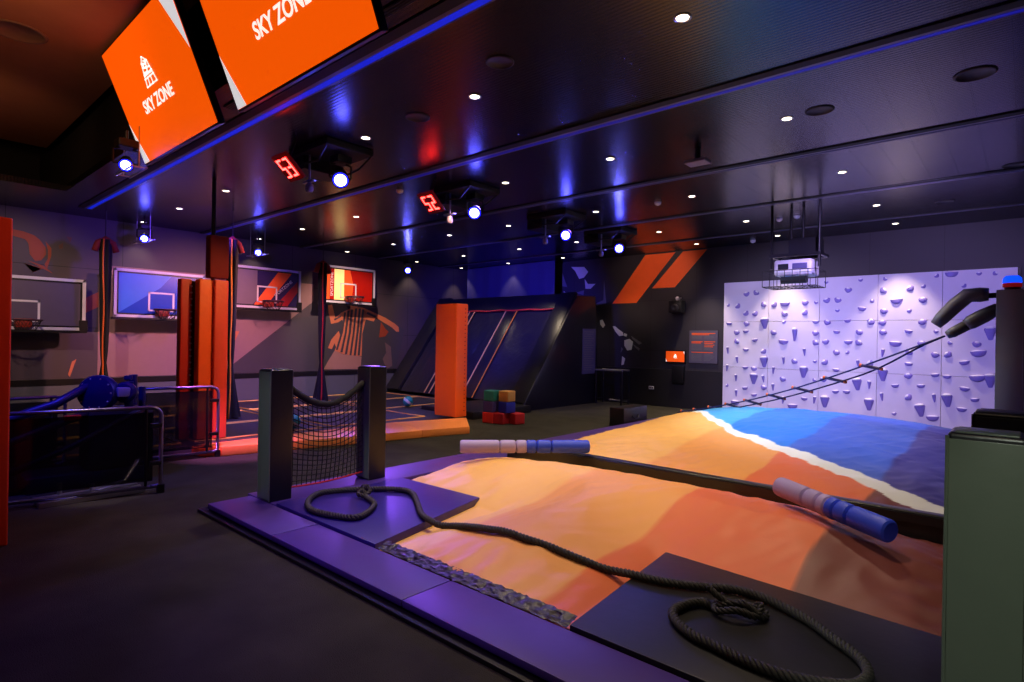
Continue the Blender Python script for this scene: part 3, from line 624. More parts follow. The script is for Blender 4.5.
HOLDS = [(-5.2, 2.52, 'knob', 0.7), (-4.98, 2.49, 'knob', 1.15), (-4.79, 2.76, 'knob', 1.15), (-4.58, 2.78, 'knob', 1.15), (-4.79, 2.32, 'knob', 1.15), (-4.59, 2.31, 'knob', 1.15), (-4.78, 2.08, 'knob', 1.15), (-5.18, 2.06, 'wedge', 0.85), (-5.0, 1.88, 'knob', 1.15), (-4.79, 1.88, 'wedge', 0.85), (-5.0, 1.68, 'knob', 1.15), (-4.59, 1.68, 'wedge', 0.85), (-4.79, 1.46, 'wedge', 0.85), (-5.2, 1.44, 'spike', 0.95), (-4.98, 1.23, 'spike', 0.95), (-4.39, 1.46, 'knob', 1.15), (-4.38, 1.22, 'wedge', 1.25), (-5.21, 1.03, 'spike', 0.95), (-4.79, 1.05, 'wedge', 0.85), (-4.6, 1.06, 'knob', 1.15), (-4.18, 1.02, 'spike', 0.95), (-5.0, 0.81, 'spike', 0.95), (-4.6, 0.83, 'wedge', 1.25), (-4.39, 0.82, 'spike', 0.95), (-5.2, 0.65, 'knob', 0.7), (-4.79, 0.58, 'wedge', 0.85), (-4.38, 0.65, 'knob', 1.15), (-4.99, 0.46, 'spike', 0.95), (-4.59, 0.44, 'wedge', 0.85), (-5.01, 0.27, 'bowl', 1.1), (-4.18, 0.65, 'spike', 0.95), (-3.97, 1.25, 'spike', 0.95), (-3.75, 1.26, 'knob', 1.15), (-3.98, 0.86, 'knob', 1.15), (-3.55, 1.44, 'spike', 0.95), (-3.56, 1.03, 'wedge', 1.25), (-3.75, 1.83, 'spike', 1.3), (-3.98, 1.68, 'bowl', 1.1), (-4.19, 1.88, 'knob', 1.15), (-4.38, 2.08, 'wedge', 1.25), (-4.41, 2.51, 'knob', 1.15), (-4.18, 2.5, 'knob', 1.15), (-3.96, 2.51, 'bowl', 1.1), (-3.97, 2.29, 'knob', 1.15), (-3.97, 2.11, 'knob', 0.7), (-3.55, 2.52, 'knob', 1.15), (-3.55, 2.31, 'knob', 1.15), (-3.34, 2.52, 'knob', 0.7), (-3.34, 2.08, 'wedge', 0.85), (-3.34, 1.87, 'knob', 1.15), (-3.34, 1.67, 'knob', 1.15), (-3.13, 2.56, 'knob', 1.15), (-2.93, 2.56, 'knob', 1.15), (-3.15, 2.94, 'knob', 0.7), (-2.74, 2.76, 'knob', 1.15), (-2.52, 2.95, 'knob', 0.7), (-2.32, 2.52, 'knob', 0.7), (-2.52, 2.31, 'slant', 1.0), (-2.93, 2.34, 'knob', 0.7), (-3.12, 2.1, 'knob', 1.15), (-2.74, 2.1, 'wedge', 0.85), (-2.33, 2.11, 'knob', 1.15), (-2.53, 1.89, 'knob', 1.15), (-2.94, 1.87, 'wedge', 0.85), (-2.54, 1.68, 'knob', 1.15), (-2.75, 1.63, 'slant', 1.0), (-3.14, 1.69, 'knob', 1.15), (-2.94, 1.47, 'knob', 1.15), (-2.73, 1.48, 'knob', 0.7), (-3.34, 1.27, 'knob', 0.7), (-3.15, 1.26, 'knob', 1.15), (-2.54, 1.23, 'spike', 0.95), (-2.33, 1.26, 'knob', 1.15), (-2.94, 1.08, 'wedge', 0.85), (-2.55, 0.83, 'wedge', 1.25), (-2.34, 0.82, 'spike', 0.95), (-3.17, 0.9, 'knob', 1.15), (-3.35, 0.88, 'knob', 0.7), (-2.94, 0.63, 'wedge', 0.85), (-2.74, 0.64, 'wedge', 0.85), (-3.14, 0.43, 'wedge', 1.25), (-3.34, 0.43, 'spike', 0.95), (-3.54, 0.44, 'wedge', 0.85), (-3.97, 0.38, 'spike', 0.95), (-3.75, 0.68, 'knob', 0.7), (-2.34, 0.44, 'wedge', 1.25), (-3.77, 0.29, 'bowl', 1.1), (-2.1, 2.95, 'knob', 0.7), (-2.13, 2.72, 'knob', 1.15), (-1.68, 2.74, 'knob', 1.15), (-1.47, 2.77, 'knob', 0.7), (-2.31, 2.52, 'knob', 0.7), (-1.9, 2.51, 'bowl', 1.1), (-1.48, 2.51, 'knob', 1.15), (-2.11, 2.31, 'knob', 1.15), (-1.69, 2.31, 'knob', 0.7), (-2.32, 2.1, 'knob', 1.15), (-2.13, 2.08, 'knob', 1.15), (-1.48, 2.09, 'knob', 1.15), (-2.12, 1.89, 'knob', 1.15), (-1.7, 1.88, 'wedge', 0.85), (-1.91, 1.67, 'bowl', 1.1), (-1.49, 1.68, 'knob', 1.15), (-1.27, 1.91, 'knob', 0.7), (-1.28, 1.47, 'knob', 1.15), (-1.08, 1.48, 'knob', 1.15), (-1.06, 1.7, 'knob', 0.7), (-2.12, 1.46, 'spike', 0.95), (-1.69, 1.51, 'knob', 1.15), (-1.69, 1.25, 'wedge', 0.85), (-1.69, 1.05, 'knob', 1.15), (-2.11, 1.04, 'wedge', 1.25), (-2.33, 1.27, 'knob', 1.15), (-2.34, 0.81, 'spike', 0.95), (-1.9, 0.82, 'wedge', 0.85), (-2.12, 0.59, 'spike', 0.95), (-1.49, 0.84, 'wedge', 0.85), (-1.27, 1.06, 'wedge', 0.85), (-1.09, 1.04, 'wedge', 0.85), (-1.68, 0.64, 'knob', 1.15), (-1.49, 0.4, 'wedge', 1.25), (-1.28, 0.63, 'spike', 0.95), (-1.08, 0.62, 'wedge', 1.25), (-2.34, 0.44, 'wedge', 0.85), (-0.87, 1.28, 'slant', 1.0), (-0.86, 0.8, 'slant', 1.0), (-0.67, 1.68, 'knob', 1.15), (-0.67, 1.46, 'slant', 1.5), (-0.68, 1.01, 'slant', 1.5), (-0.48, 1.87, 'wedge', 1.25), (-0.47, 1.02, 'wedge', 1.25), (-0.68, 0.64, 'wedge', 0.85), (-0.9, 0.42, 'slant', 1.0), (-0.43, 2.95, 'knob', 0.7), (-0.65, 2.96, 'knob', 0.7), (-1.05, 2.98, 'bowl', 1.1), (-1.27, 2.96, 'knob', 0.7), (-0.86, 2.75, 'knob', 0.7), (-1.91, 0.3, 'knob', 0.7), (-1.3, 0.28, 'bowl', 1.1)]
proto = {}
hn = {'wedge': 'broad tapering', 'spike': 'long narrow tapering', 'bowl': 'wide bowl-shaped', 'slant': 'slanting', 'knob': 'small rounded'}
cname = ['leftmost', 'second', 'middle', 'fourth', 'rightmost']; rname = ['bottom', 'centre', 'top']
hc = {}
for x, z, kind, sc in HOLDS:
    if kind == 'slant': kind = 'bowl'; z += .06; x += .03; sc *= .85
    elif kind == 'wedge' and sc < 1: kind = 'bowl'; sc *= .85; z += .03
    elif kind == 'spike' and sc < 1: z += .02; sc *= .8
    ci = max(0, sum(1 for q in xs[1:5] if x > q)); ri = sum(1 for q in zs[1:3] if z > q)
    cx = (x-(xs[ci]+xs[ci+1])/2)/(xs[ci+1]-xs[ci]); cz = (z-(zs[ri]+zs[ri+1])/2)/(zs[ri+1]-zs[ri])
    pos = ('upper ' if cz > .17 else 'lower ' if cz < -.17 else 'mid ')+('left' if cx < -.17 else 'right' if cx > .17 else 'centre')
    lab = '%s white climbing hold, %s of %s panel, %s row' % (hn[kind], pos, cname[ci], rname[ri])
    if kind not in proto:
        o = hold_mesh(kind).build('climbing_hold', None, 'all'); proto[kind] = o
    else: o = proto[kind].copy(); COL.objects.link(o)
    o.location = (x, 13.455, z); o.scale = (sc*.95, sc*.62, sc*.95); o.rotation_euler = (0, random.uniform(-.15, .15) if kind != 'knob' else random.uniform(-1, 1), 0)
    tag(o, lab, 'climbing hold', 'climbing holds on the pale wall'); hc.setdefault(lab, []).append(o)
for lab, L_ in hc.items():
    if len(L_) < 2: continue
    ax_ = 0 if max(q.location.x for q in L_)-min(q.location.x for q in L_) > max(q.location.z for q in L_)-min(q.location.z for q in L_) else 2
    L_.sort(key=lambda q: q.location[ax_] if ax_ == 0 else -q.location[2])
    nm = {(0, 2): ('left one', 'right one'), (2, 2): ('upper one', 'lower one'), (0, 3): ('left one', 'middle one', 'right one'), (2, 3): ('upper one', 'middle one', 'lower one')}.get((ax_, len(L_)))
    if nm:
        for o, n_ in zip(L_, nm): o['label'] = lab+', '+n_

# ------------------------------------------------------------------ slackline ladder, column, arms, beacon
ARM = mat('arm_pad', (100, 98, 104), .45, bump=.15, bscale=12)
c = thing('sweeper_column', 'tall dark column with two padded arms reaching left, by right end of climbing wall', 'column', (-.12, 9.0, .09))
b = MB(); b.box(-.27, -.02, 8.9, 9.1, .092, 2.30, mat('column_grey', (150, 148, 152), .5), .01); b.build('column_body', c, True)
b = MB(); b.cyl((.01, 8.93, .1), (.01, 8.93, 2.34), .022, SILVER); b.build('conduit', c)
b = MB(); b.box(-.40, -.2, 8.97, 9.03, 2.21, 2.27, BLACKM, .005); b.build('arm_bracket', c)
b = MB(); b.tube([(-.34, 9, 2.255), (-.42, 9, 2.255), (-.54, 9, 2.25), (-.66, 8.98, 2.13), (-.79, 8.96, 1.97), (-.85, 8.95, 1.89)], [.075, .088, .09, .088, .08, .065], ARM, 12); a = b.build('upper_arm', c, 'all')
b = MB(); b.tube([(-.25, 9, 2.09), (-.38, 8.97, 2.0), (-.50, 8.94, 1.92), (-.55, 8.93, 1.88)], [.065, .085, .085, .065], ARM, 12); b.tube([(-.52, 8.94, 1.90), (-.68, 8.9, 1.79), (-.73, 8.89, 1.76)], [.065, .062, .045], ARM, 12); b.build('lower_arm', c, 'all')
b = MB(); b.lathe([(.06, 0), (.075, .01), (.075, .03)], (-.13, 9, 2.30), (0, 0, 1), BLACKM); b.build('beacon_mount', c)
bc = thing('beacon_lamp', 'blue and red warning beacon on top of the dark column', 'beacon', (-.13, 9, 2.33))
b = MB(); b.lathe([(.085, 0), (.09, .01), (.09, .045), (.08, .05)], (-.13, 9, 2.33), (0, 0, 1), mat('beacon_red', (150, 20, 30), .25, emit=(120, 10, 16), es=.6)); b.build('red_lens', bc, True)
b = MB(); b.lathe([(.088, 0), (.092, .01), (.085, .06), (.06, .085), (.01, .09)], (-.13, 9, 2.38), (0, 0, 1), mat('beacon_blue', (20, 80, 230), .2, emit=(10, 70, 235), es=1.4)); b.build('blue_lens', bc, True)
A0 = Vector((-5.55, 11.6, .14)); A1 = Vector((-.75, 8.88, 1.75))
LD = thing('rope_ladder', 'rope ladder with orange-tipped rungs rising from the airbag corner to the padded arm', 'rope ladder', tuple(A0))
off = Vector((.20, -.03, -.035))
def lp(t, s): 
    p = A0.lerp(A1, t); p.z -= .16*math.sin(PI*t); return p+off*s*(1-sstep(.75, 1, t))
for s in (0, 1):
    b = MB(); b.tube([lp(t/20, s) for t in range(21)], .012, mat('navy_rope', (30, 34, 92), .6), 6); b.build('side_rope', LD, 'all')
OTIP = mat('orange_tip', (240, 110, 50), .5)
for t in (.04, .115, .20, .29, .38, .48, .58, .69, .80):
    p, q = lp(t, -.15), lp(t, 1.15); b = MB(); b.cyl(p, q, .022, mat('dark_rung', (60, 50, 90), .5), n=10); rg = b.build('rung', LD)
    b = MB(); b.cyl(p-(q-p)*.12, p, .024, OTIP, n=10); b.build('end_cap', rg); b = MB(); b.cyl(q, q+(q-p)*.12, .024, OTIP, n=10); b.build('end_cap', rg)

# ------------------------------------------------------------------ hanging projector rig
pr = thing('projector_rig', 'projector in a black cage hanging on four poles before the climbing wall', 'projector', (-2.95, 10.3, H))
Y0, Y1 = 10.05, 10.5
for x, y in ((-3.18, Y0), (-2.46, Y0), (-3.01, Y1), (-2.82, Y1)):
    b = MB(); b.cyl((x, y, H), (x, y, 2.86), .022, BLACKM); b.build('pole', pr)
b = MB(); b.box(-3.21, -2.43, Y0-.03, Y0+.03, 3.05, 3.10, BLACKM); b.box(-3.21, -2.43, Y1-.03, Y1+.03, 3.05, 3.10, BLACKM); b.box(-3.21, -3.16, Y0, Y1, 3.05, 3.10, BLACKM); b.box(-2.48, -2.43, Y0, Y1, 3.05, 3.10, BLACKM)
b.box(-2.95, -2.5, Y0+.1, Y1, 3.10, 3.36, BLACKM, .01); b.build('mount_frame', pr)
b = MB(); b.box(-3.13, -2.55, 10.0, 10.46, 2.74, 3.0, WHITEP, .05, seg=3); pj = b.build('projector_body', pr, True)
b = MB(); b.lathe([(.07, 0), (.07, .05), (.055, .06), (.05, .03)], (-2.9, 10.46, 2.85), (0, 1, 0), BLACKM); b.build('lens', pj)
b = MB(); b.box(-3.06, -2.9, 9.99, 10.002, 2.84, 2.93, DARKM, .003); b.box(-2.84, -2.62, 9.99, 10.002, 2.84, 2.93, mat('grille_violet', (90, 84, 130), .5), .003); b.build('grille', pj)
b = MB(); b.cyl((-3.0, 9.98, 2.66), (-2.62, 9.98, 2.66), .06, BLACKM, n=14); b.build('handle_bar', pr)
b = MB(); g = .006; cx0, cx1, cy0, cy1 = -3.28, -2.47, 9.92, 10.5
for k in range(8):
    x = cx0+k*(cx1-cx0)/7; b.tube([(x, cy0, 2.82), (x, cy0, 2.56), (x, cy1, 2.56), (x, cy1, 2.82)], g, BLACKM, 5)
for z in (2.56, 2.82): b.tube([(cx0, cy0, z), (cx1, cy0, z), (cx1, cy1, z), (cx0, cy1, z)], g, BLACKM, 5, True)
for y in (10.09, 10.26, 10.43): b.tube([(cx0, y, 2.56), (cx1, y, 2.56)], g, BLACKM, 5)
b.build('cage', pr)
spot('violet_fill', (-4.2, 8.0, 3.7), (-2.9, 10.2, 2.85), 40, (.4, .3, 1), 24, .7, .05)  # added unseen spot to bring out the projector

# ------------------------------------------------------------------ far wall graphics and fittings
def decal(name, polys, plane, axis, parent=None):
    """flat painted shapes on a wall. axis 'Y': polys are (x,z), 'X': polys are (y,z)"""
    b = MB()
    for i, (poly, m) in enumerate(polys):
        off_ = plane
        P = [((x, off_, z) if axis == 'Y' else (off_, x, z)) for x, z in poly]
        b.prism(P, (0, -.004, 0) if axis == 'Y' else (.004, 0, 0), m)
    return b.build(name, parent)
OGM = mat('orange_wall_print', (250, 96, 28), .55)
for P, lab in (([(-8.43, 2.66), (-7.7, 2.66), (-6.62, 3.9), (-7.46, 3.9)], 'larger orange slanted stripe painted on the far wall, left one'), ([(-7.25, 3.02), (-6.62, 3.02), (-5.8, 3.9), (-6.42, 3.9)], 'shorter orange slanted stripe painted on the far wall, right one')):
    tag(decal('wall_stripe', [(P, OGM)], YF-.001, 'Y'), lab, 'wall graphic')
PALE = mat('pale_mural_print', (176, 176, 160), .6); GREYP = mat('grey_mural_print', (104, 102, 106), .6)
def wpx(pts): return pts
ATH_P = [[(-8.82, 2.21), (-8.74, 2.23), (-8.65, 2.08), (-8.72, 2.0), (-8.81, 2.1)], [(-8.41, 2.04), (-8.34, 2.05), (-8.25, 1.98), (-8.09, 1.88), (-8.07, 1.8), (-8.2, 1.78), (-8.32, 1.9)], [(-8.05, 1.86), (-7.96, 1.83), (-7.98, 1.77), (-8.06, 1.79)], [(-8.04, 1.67), (-7.89, 1.71), (-7.78, 1.63), (-7.82, 1.42), (-7.95, 1.4), (-8.04, 1.53)], [(-7.84, 1.79), (-7.52, 1.6), (-7.6, 1.56), (-7.8, 1.71)], [(-8.1, 1.24), (-8.01, 1.18), (-8.05, 1.02), (-8.12, 1.0)], [(-8.13, 1.49), (-8.08, 1.43), (-8.15, 1.33)], [(-7.78, 1.57), (-7.58, 1.46), (-7.6, 1.4), (-7.73, 1.5)]]
HEL_P = [[(-9.83, 3.76), (-9.38, 3.73), (-9.24, 3.58), (-9.38, 3.43), (-9.54, 3.4), (-9.69, 3.64)], [(-9.35, 3.38), (-9.24, 3.24), (-8.99, 3.23), (-9.15, 3.1), (-9.32, 3.11)], [(-10.14, 3.6), (-9.96, 3.19), (-10.14, 3.22)], [(-10.08, 3.08), (-9.84, 2.9), (-9.87, 2.83), (-10.07, 2.86)], [(-8.98, 2.67), (-8.72, 2.77), (-8.71, 3.3), (-8.63, 2.68), (-8.93, 2.62)], [(-9.65, 3.01), (-9.37, 3.07), (-9.39, 2.93)]]
PALE2 = mat('bright_mural_print', (214, 214, 196), .6); BLK = mat('mural_black', (14, 13, 16), .7)
tag(decal('athlete_mural', [(p, (PALE2, PALE2, PALE2, PALE2, GREYP, PALE2, GREYP, GREYP)[k]) for k, p in enumerate(ATH_P)], YF-.001, 'Y'), 'black and pale mural of a leaping athlete on the far wall below the orange stripes', 'mural')
tag(decal('helmet_mural', [(p, (PALE2, PALE2, GREYP, PALE2, GREYP, GREYP)[k]) for k, p in enumerate(HEL_P)], YF-.001, 'Y'), 'black and pale painted player mural high on the far wall above the ramp', 'mural')
# info board, small screen, speaker, socket
ib = thing('info_board', 'grey framed rules board with orange and white lines, left of climbing wall', 'notice board', (-5.8, YF, 1.5))
b = MB(); b.box(-6.2, -5.49, YF-.035, YF-.002, 1.14, 1.93, mat('board_grey', (84, 78, 96), .5), .004); fr = b.build('board', ib)
b = MB()
for k, (z, x0, x1, m) in enumerate([(1.86, -6.14, -5.55, 0), (1.83, -6.14, -5.7, 0), (1.66, -6.14, -5.86, 0), (1.63, -6.14, -5.9, 0), (1.66, -5.82, -5.55, 0), (1.62, -5.82, -5.6, 0), (1.58, -5.82, -5.57, 0), (1.54, -5.82, -5.6, 0), (1.4, -6.14, -5.6, 0)]):
    b.box(x0, x1, YF-.037, YF-.034, z-.01, z+.01, OGM)
b.build('orange_text_lines', fr)
b = MB()
for z in (1.79, 1.76, 1.73, 1.59, 1.56, 1.53, 1.5, 1.47, 1.36, 1.33, 1.3, 1.27, 1.24, 1.21): b.box(-6.14, -5.88, YF-.037, YF-.034, z-.007, z+.005, GREYP); b.box(-5.82, -5.57+.05*math.sin(z*40)-.05, YF-.037, YF-.034, z-.007, z+.005, GREYP)
b.build('grey_text_lines', fr)
sc = thing('small_screen', 'small orange screen with white emblem on far wall beside the rules board', 'screen', (-6.5, YF, 1.2))
b = MB(); b.box(-6.83, -6.28, YF-.06, YF-.002, 1.12, 1.44, BLACKM, .005); b.build('housing', sc)
b = MB(); b.box(-6.80, -6.31, YF-.063, YF-.060, 1.15, 1.41, mat('small_screen_orange', (220, 80, 20), .4, emit=(214, 72, 14), es=.9)); d = b.build('display', sc)
Mx = Matrix.Translation((-6.55, YF-.064, 1.29)) @ Matrix.Rotation(PI/2, 4, 'X'); b = MB(); logo(b, Mx, .1, SCT); b.build('emblem', d)
b = MB(); b.prism([(-6.8, YF-.064, 1.15), (-6.77, YF-.064, 1.15), (-6.8, YF-.064, 1.22)], (0, -.001, 0), SCW); b.build('white_corner', d); b = MB(); b.prism([(-6.31, YF-.064, 1.41), (-6.34, YF-.064, 1.41), (-6.31, YF-.064, 1.34)], (0, -.001, 0), SCW); b.build('white_corner', d)
b = MB(); b.box(-6.6, -6.3, YF-.12, YF-.045, .62, 1.05, BLACKM, .01); tag(b.build('wall_cabinet', None, True), 'black box mounted on far wall directly below the small orange screen', 'wall box')
spk = thing('wall_speaker', 'black loudspeaker on wall bracket under the right orange stripe', 'speaker', (-6.45, YF, 2.5))
b = MB(); b.box(-6.62, -6.28, YF-.34, YF-.12, 2.36, 2.66, BLACKM, .02); b.build('cabinet', spk, True)
b = MB(); b.lathe([(.1, 0), (.1, .01), (.06, .02), (.01, .01)], (-6.45, YF-.34, 2.48), (0, -1, 0), DARKM); b.build('cone', spk)
b = MB(); b.cyl((-6.45, YF-.2, 2.66), (-6.45, YF-.005, 2.74), .02, SILVER); b.sph((-6.45, YF-.2, 2.72), .05, WHITEP); b.build('bracket', spk)
b = MB(); b.box(-7.27, -7.13, YF-.055, YF-.041, .42, .5, WHITEP, .004); b.box(-7.25, -7.21, YF-.06, YF-.054, .44, .48, BLACKM); b.box(-7.19, -7.15, YF-.06, YF-.054, .44, .48, BLACKM); tag(b.build('wall_socket'), 'small pale double power socket low on the dark far wall', 'socket')
bf = thing('barrier_table', 'thin black metal barrier frame standing against far wall, right of the ramp', 'barrier', (-8.2, 13.1, 0))
for x, y in ((-8.50, 12.95), (-7.72, 12.95), (-8.50, 13.3), (-7.72, 13.3)): b = MB(); b.cyl((x, y, 0), (x, y, .86), .025, BLACKM); b.build('leg', bf)
for x in (-8.50, -7.72): b = MB(); b.tube([(x, 12.95, .12), (x, 13.3, .12)], .018, BLACKM); b.build('stretcher', bf)
for y in (12.95, 13.3): b = MB(); b.cyl((-8.52, y, .88), (-7.7, y, .88), .022, SILVER); b.build('top_rail', bf)
b = MB(); b.cyl((-8.3, 13.3, .08), (-7.72, 13.3, .08), .02, SILVER); b.build('foot_bar', bf)
bx = thing('foam_step', 'low black padded box on the carpet behind the rear airbag corner', 'box', (-5.85, 10.1, 0))
b = MB(); b.box(-5.98, -5.66, 9.6, 10.5, .001, .36, BLACKVINYL, .02); b.build('box_cover', bx, True)
b = MB(); b.tube([(-5.66, 9.9, .2), (-5.63, 9.95, .14), (-5.63, 10.1, .14), (-5.66, 10.15, .2)], .012, BLACKM); b.build('handle', bx)

# ------------------------------------------------------------------ ramp trampoline (slanted wall)
rw = thing('ramp_trampoline', 'big slanted black trampoline wall with orange piping in the far left corner', 'trampoline', (-11.2, 11.4, 0))
FT, BT = (-8.55, 10.1, .1), (-8.6, 12.1, 2.76)
def rpz(u, v, x0=-13.9, x1=-8.55, lift=0):   # u across, v up
    y = 10.25+1.95*v; z = .12+2.63*v
    return (x0+(x1-x0)*u, y-lift*.80, z+lift*.59)
b = MB(); b.prism([(-8.60, 10.05, .0), (-8.60, 13.1, .0), (-8.60, 12.95, 2.82), (-8.60, 12.1, 2.78), (-8.60, 10.05, .14)], (.06, 0, 0), BLACKVINYL, .01); b.build('side_wall', rw, True)
b = MB(); b.prism([(-13.9, 10.35, .06), (-8.61, 10.35, .06), (-8.61, 12.3, 2.70), (-13.9, 12.3, 2.70)], (0, .06, -.04), BLACKVINYL); b.build('back_board', rw)
def strip(mb, x0, x1, v0, v1, lift, th, m, xs0=0, nb=1):
    P = [rpz(0, v0, x0, x1, lift), rpz(1, v0, x0, x1, lift), rpz(1, v1, x0, x1, lift), rpz(0, v1, x0, x1, lift)]
    mb.prism(P, (0, -.80*th, .59*th), m, .008 if nb else 0)
b = MB(); strip(b, -13.88, -13.3, 0, 1.03, 0, .12, BLACKVINYL); b.build('left_edge_pad', rw, True)
b = MB(); strip(b, -9.12, -8.62, 0, 1.03, 0, .10, BLACKVINYL); b.build('right_edge_pad', rw, True)
for k, (x0, x1) in enumerate(((-13.28, -12.0), (-11.97, -10.78), (-10.36, -9.14))):
    def bed(u, v, x0=x0, x1=x1): 
        p = Vector(rpz(u, v*.86, x0, x1, .03)); w_ = .02*noise.noise(Vector((p.x*3, v*4, k)))+.01*noise.noise(Vector((p.x*6, v*20, k))); return (p.x, p.y-w_, p.z)
    b = MB(); b.grid(bed, 24, 30, mat('ramp_bed', (34, 32, 40), .30, bump=.3, bscale=14)); b.build('trampoline_bed', rw, 'all')
b = MB(); strip(b, -10.77, -10.37, 0, .88, .02, .04, BLACKVINYL); b.build('centre_pad', rw, True)
b = MB(); strip(b, -13.3, -9.12, .865, 1.03, .01, .05, BLACKVINYL); b.build('top_pad', rw, True)
for x, m in ((-10.77, YELLOWL), (-10.36, mat('orange_yellow_piping', (242, 150, 40), .6)), (-12.0, YELLOWL), (-12.2, YELLOWL)):
    b = MB(); b.tube([rpz(0, v/10*.86, x, x, .07) for v in range(11)], .016, m, 6); b.build('piping', rw)
b = MB(); b.tube([Vector(rpz(u/20, .865, -13.2, -9.1, .08))+Vector((0, 0, .01*math.sin(u*1.3))) for u in range(21)], .022, mat('red_orange_piping', (226, 60, 34), .6), 6); tag(b.build('top_piping', rw), 'red-orange piping', None)
b = MB(); b.box(-8.535, -8.525, 12.35, 12.95, .78, 1.95, mat('ramp_notice', (74, 70, 100), .5)); nb_ = b.build('notice', rw)
b = MB()
for q in range(18): b.box(-8.526, -8.522, 12.42, 12.86-.05*(q % 3), 1.86-q*.058, 1.88-q*.058, GREYP)
b.build('text_lines', nb_)
b = MB(); b.box(-9.9, -8.3, 8.2, 10.04, .001, .16, BLACKVINYL, .015); tag(b.build('platform_pad', None, True), 'low black padded platform in front of the slanted ramp, behind the foam cubes', 'platform')
# blue lit net curtain behind the ramp
def cur(u, v):
    x = -13.6+u*3.55; return (x, 13.1+.012*math.sin(u*40)+.02*math.sin(u*13), .02+v*3.89)
b = MB(); b.grid(cur, 120, 4, mat('dark_curtain', (48, 44, 92), .8)); tag(b.build('backdrop_curtain', None, 'all'), 'dark blue-lit curtain hanging behind the slanted ramp', 'curtain')

# ------------------------------------------------------------------ foam cubes and balls
cub = [(-7.80, 8.20, 0, (206, 34, 30), 'red foam cube at bottom left of the small stack', 12), (-7.56, 8.26, 0, (176, 22, 40), 'dark red foam cube at bottom middle of the stack', 5), (-7.36, 8.46, 0, (196, 26, 34), 'red foam cube at bottom right of the stack', -10),
       (-7.79, 8.21, .212, (60, 50, 120), 'violet foam cube in the middle left of the stack', 8), (-7.50, 8.34, .212, (30, 44, 180), 'blue foam cube in the middle right of the stack', -6),
       (-7.79, 8.22, .424, (20, 120, 120), 'teal foam cube on top left of the stack', 10), (-7.52, 8.36, .424, (210, 160, 90), 'yellow foam cube on top right of the stack', 4)]
for x, y, z, c_, lab, rt in cub:
    M = Matrix.Translation((x, y, z+.001)) @ Matrix.Rotation(math.radians(rt), 4, 'Z')
    b = MB(); b.box(-.12, .12, -.12, .12, 0, .21, mat('foam_%d_%d_%d' % c_, c_, .6, bump=.1), .022, M, 3); tag(b.build('foam_cube', None, True), lab, 'foam cube', 'foam cubes stacked by the court')
CTZ = .10
for x, y, c_, c2, lab in ((-10.3, 8.15, (20, 150, 140), (200, 210, 200), 'teal and white ball lying on the court left of the orange post'), (-8.75, 6.25, (220, 190, 170), (200, 60, 40), 'pale and red ball lying by the orange front pad'), (-8.98, 4.75, (20, 140, 130), (210, 210, 200), 'teal and white ball on the court seen through the goal net')):
    t = thing('play_ball', lab, 'ball', (x, y, CTZ+.115)); b = MB(); b.sph((x, y, CTZ+.115), .115, mat('ball_%d' % c_[0], c_, .5), n=20); b.build('ball_skin', t, 'all')
    b = MB(); b.lathe([(.10, -.045), (.116, -.018), (.117, .018), (.10, .045)], (x, y, CTZ+.115), (.4, .5, .8), mat('ballband_%d' % c2[0], c2, .5)); b.build('ball_band', t, 'all')

# ------------------------------------------------------------------ trampoline court
ct = thing('trampoline_court', 'dark trampoline court with yellow and orange outlined beds below the hoops', 'trampoline', (-11, 6.5, 0))
b = MB(); b.prism([(-13.9, .9, .001), (-8.75, .9, .001), (-8.52, 3.2, .001), (-8.45, 8.1, .001), (-9.95, 8.15, .001), (-9.95, 10.1, .001), (-13.9, 10.1, .001)], (0, 0, .079), mat('court_pad', (50, 46, 62), .4), 0); b.build('frame_pad', ct)
ys_ = [1.05, 3.1, 5.3, 7.5, 9.95]; xs_ = [-13.7, -12.0, -10.35, -8.78]
for j in range(4):
    for i in range(3):
        if j == 3 and i == 2: continue
        x0, x1, y0, y1 = xs_[i]+.1, xs_[i+1]-.1, ys_[j]+.14, ys_[j+1]-.14
        b = MB(); b.grid(lambda u, v: (x0+(x1-x0)*u, y0+(y1-y0)*v, .088-.0*math.sin(PI*u)), 4, 4, BEDM); b.build('trampoline_bed', ct)
        m = YELLOWL
        b = MB(); b.tube([(x0-.04, y0-.04, .088), (x1+.04, y0-.04, .088), (x1+.04, y1+.04, .088), (x0-.04, y1+.04, .088)], .016, m, 6, True); b.build('piping', ct)
fp = thing('court_edge_pad', 'long orange padded edge along the front of the trampoline court', 'pad', (-7.9, 5.2, 0))
b = MB()
A = [(-7.98, 3.22), (-7.75, 4.2), (-7.52, 5.2), (-7.33, 6.1), (-7.10, 6.95)]; Bk = [(-8.38, 3.1), (-8.38, 4.2), (-8.38, 5.2), (-8.38, 6.3), (-7.98, 7.72)]
for k in range(4): b.prism([(*A[k], .002), (*A[k+1], .002), (*Bk[k+1], .002), (*Bk[k], .002)], (0, 0, .125), PEACHV, .016)
b.build('pad_cover', fp, True)
b = MB(); b.prism([(*A[0], .0), (*[A[0][i]*.99 for i in (0,)], A[0][1]-.25, 0)[:3] if False else (-8.16, 3.0, 0), (-8.42, 3.0, .0), (-8.38, 3.1, .0)], (0, 0, .10), ORANGEV, .01); b.build('end_flap', fp, True)
op = thing('orange_post', 'bright orange padded pillar standing on the far end of the orange edge pad', 'padded pillar', (-8.3, 7.65, .127))
b = MB(); b.box(-8.66, -8.06, 7.50, 7.80, .13, 2.30, ORANGEV, .02, seg=3); b.build('pad_cover', op, True)
b = MB()
for q in range(26): b.cyl((-8.055, 7.72, .25+q*.078), (-8.045, 7.72, .25+q*.078), .012, REDV, n=8)
b.build('lacing', op)
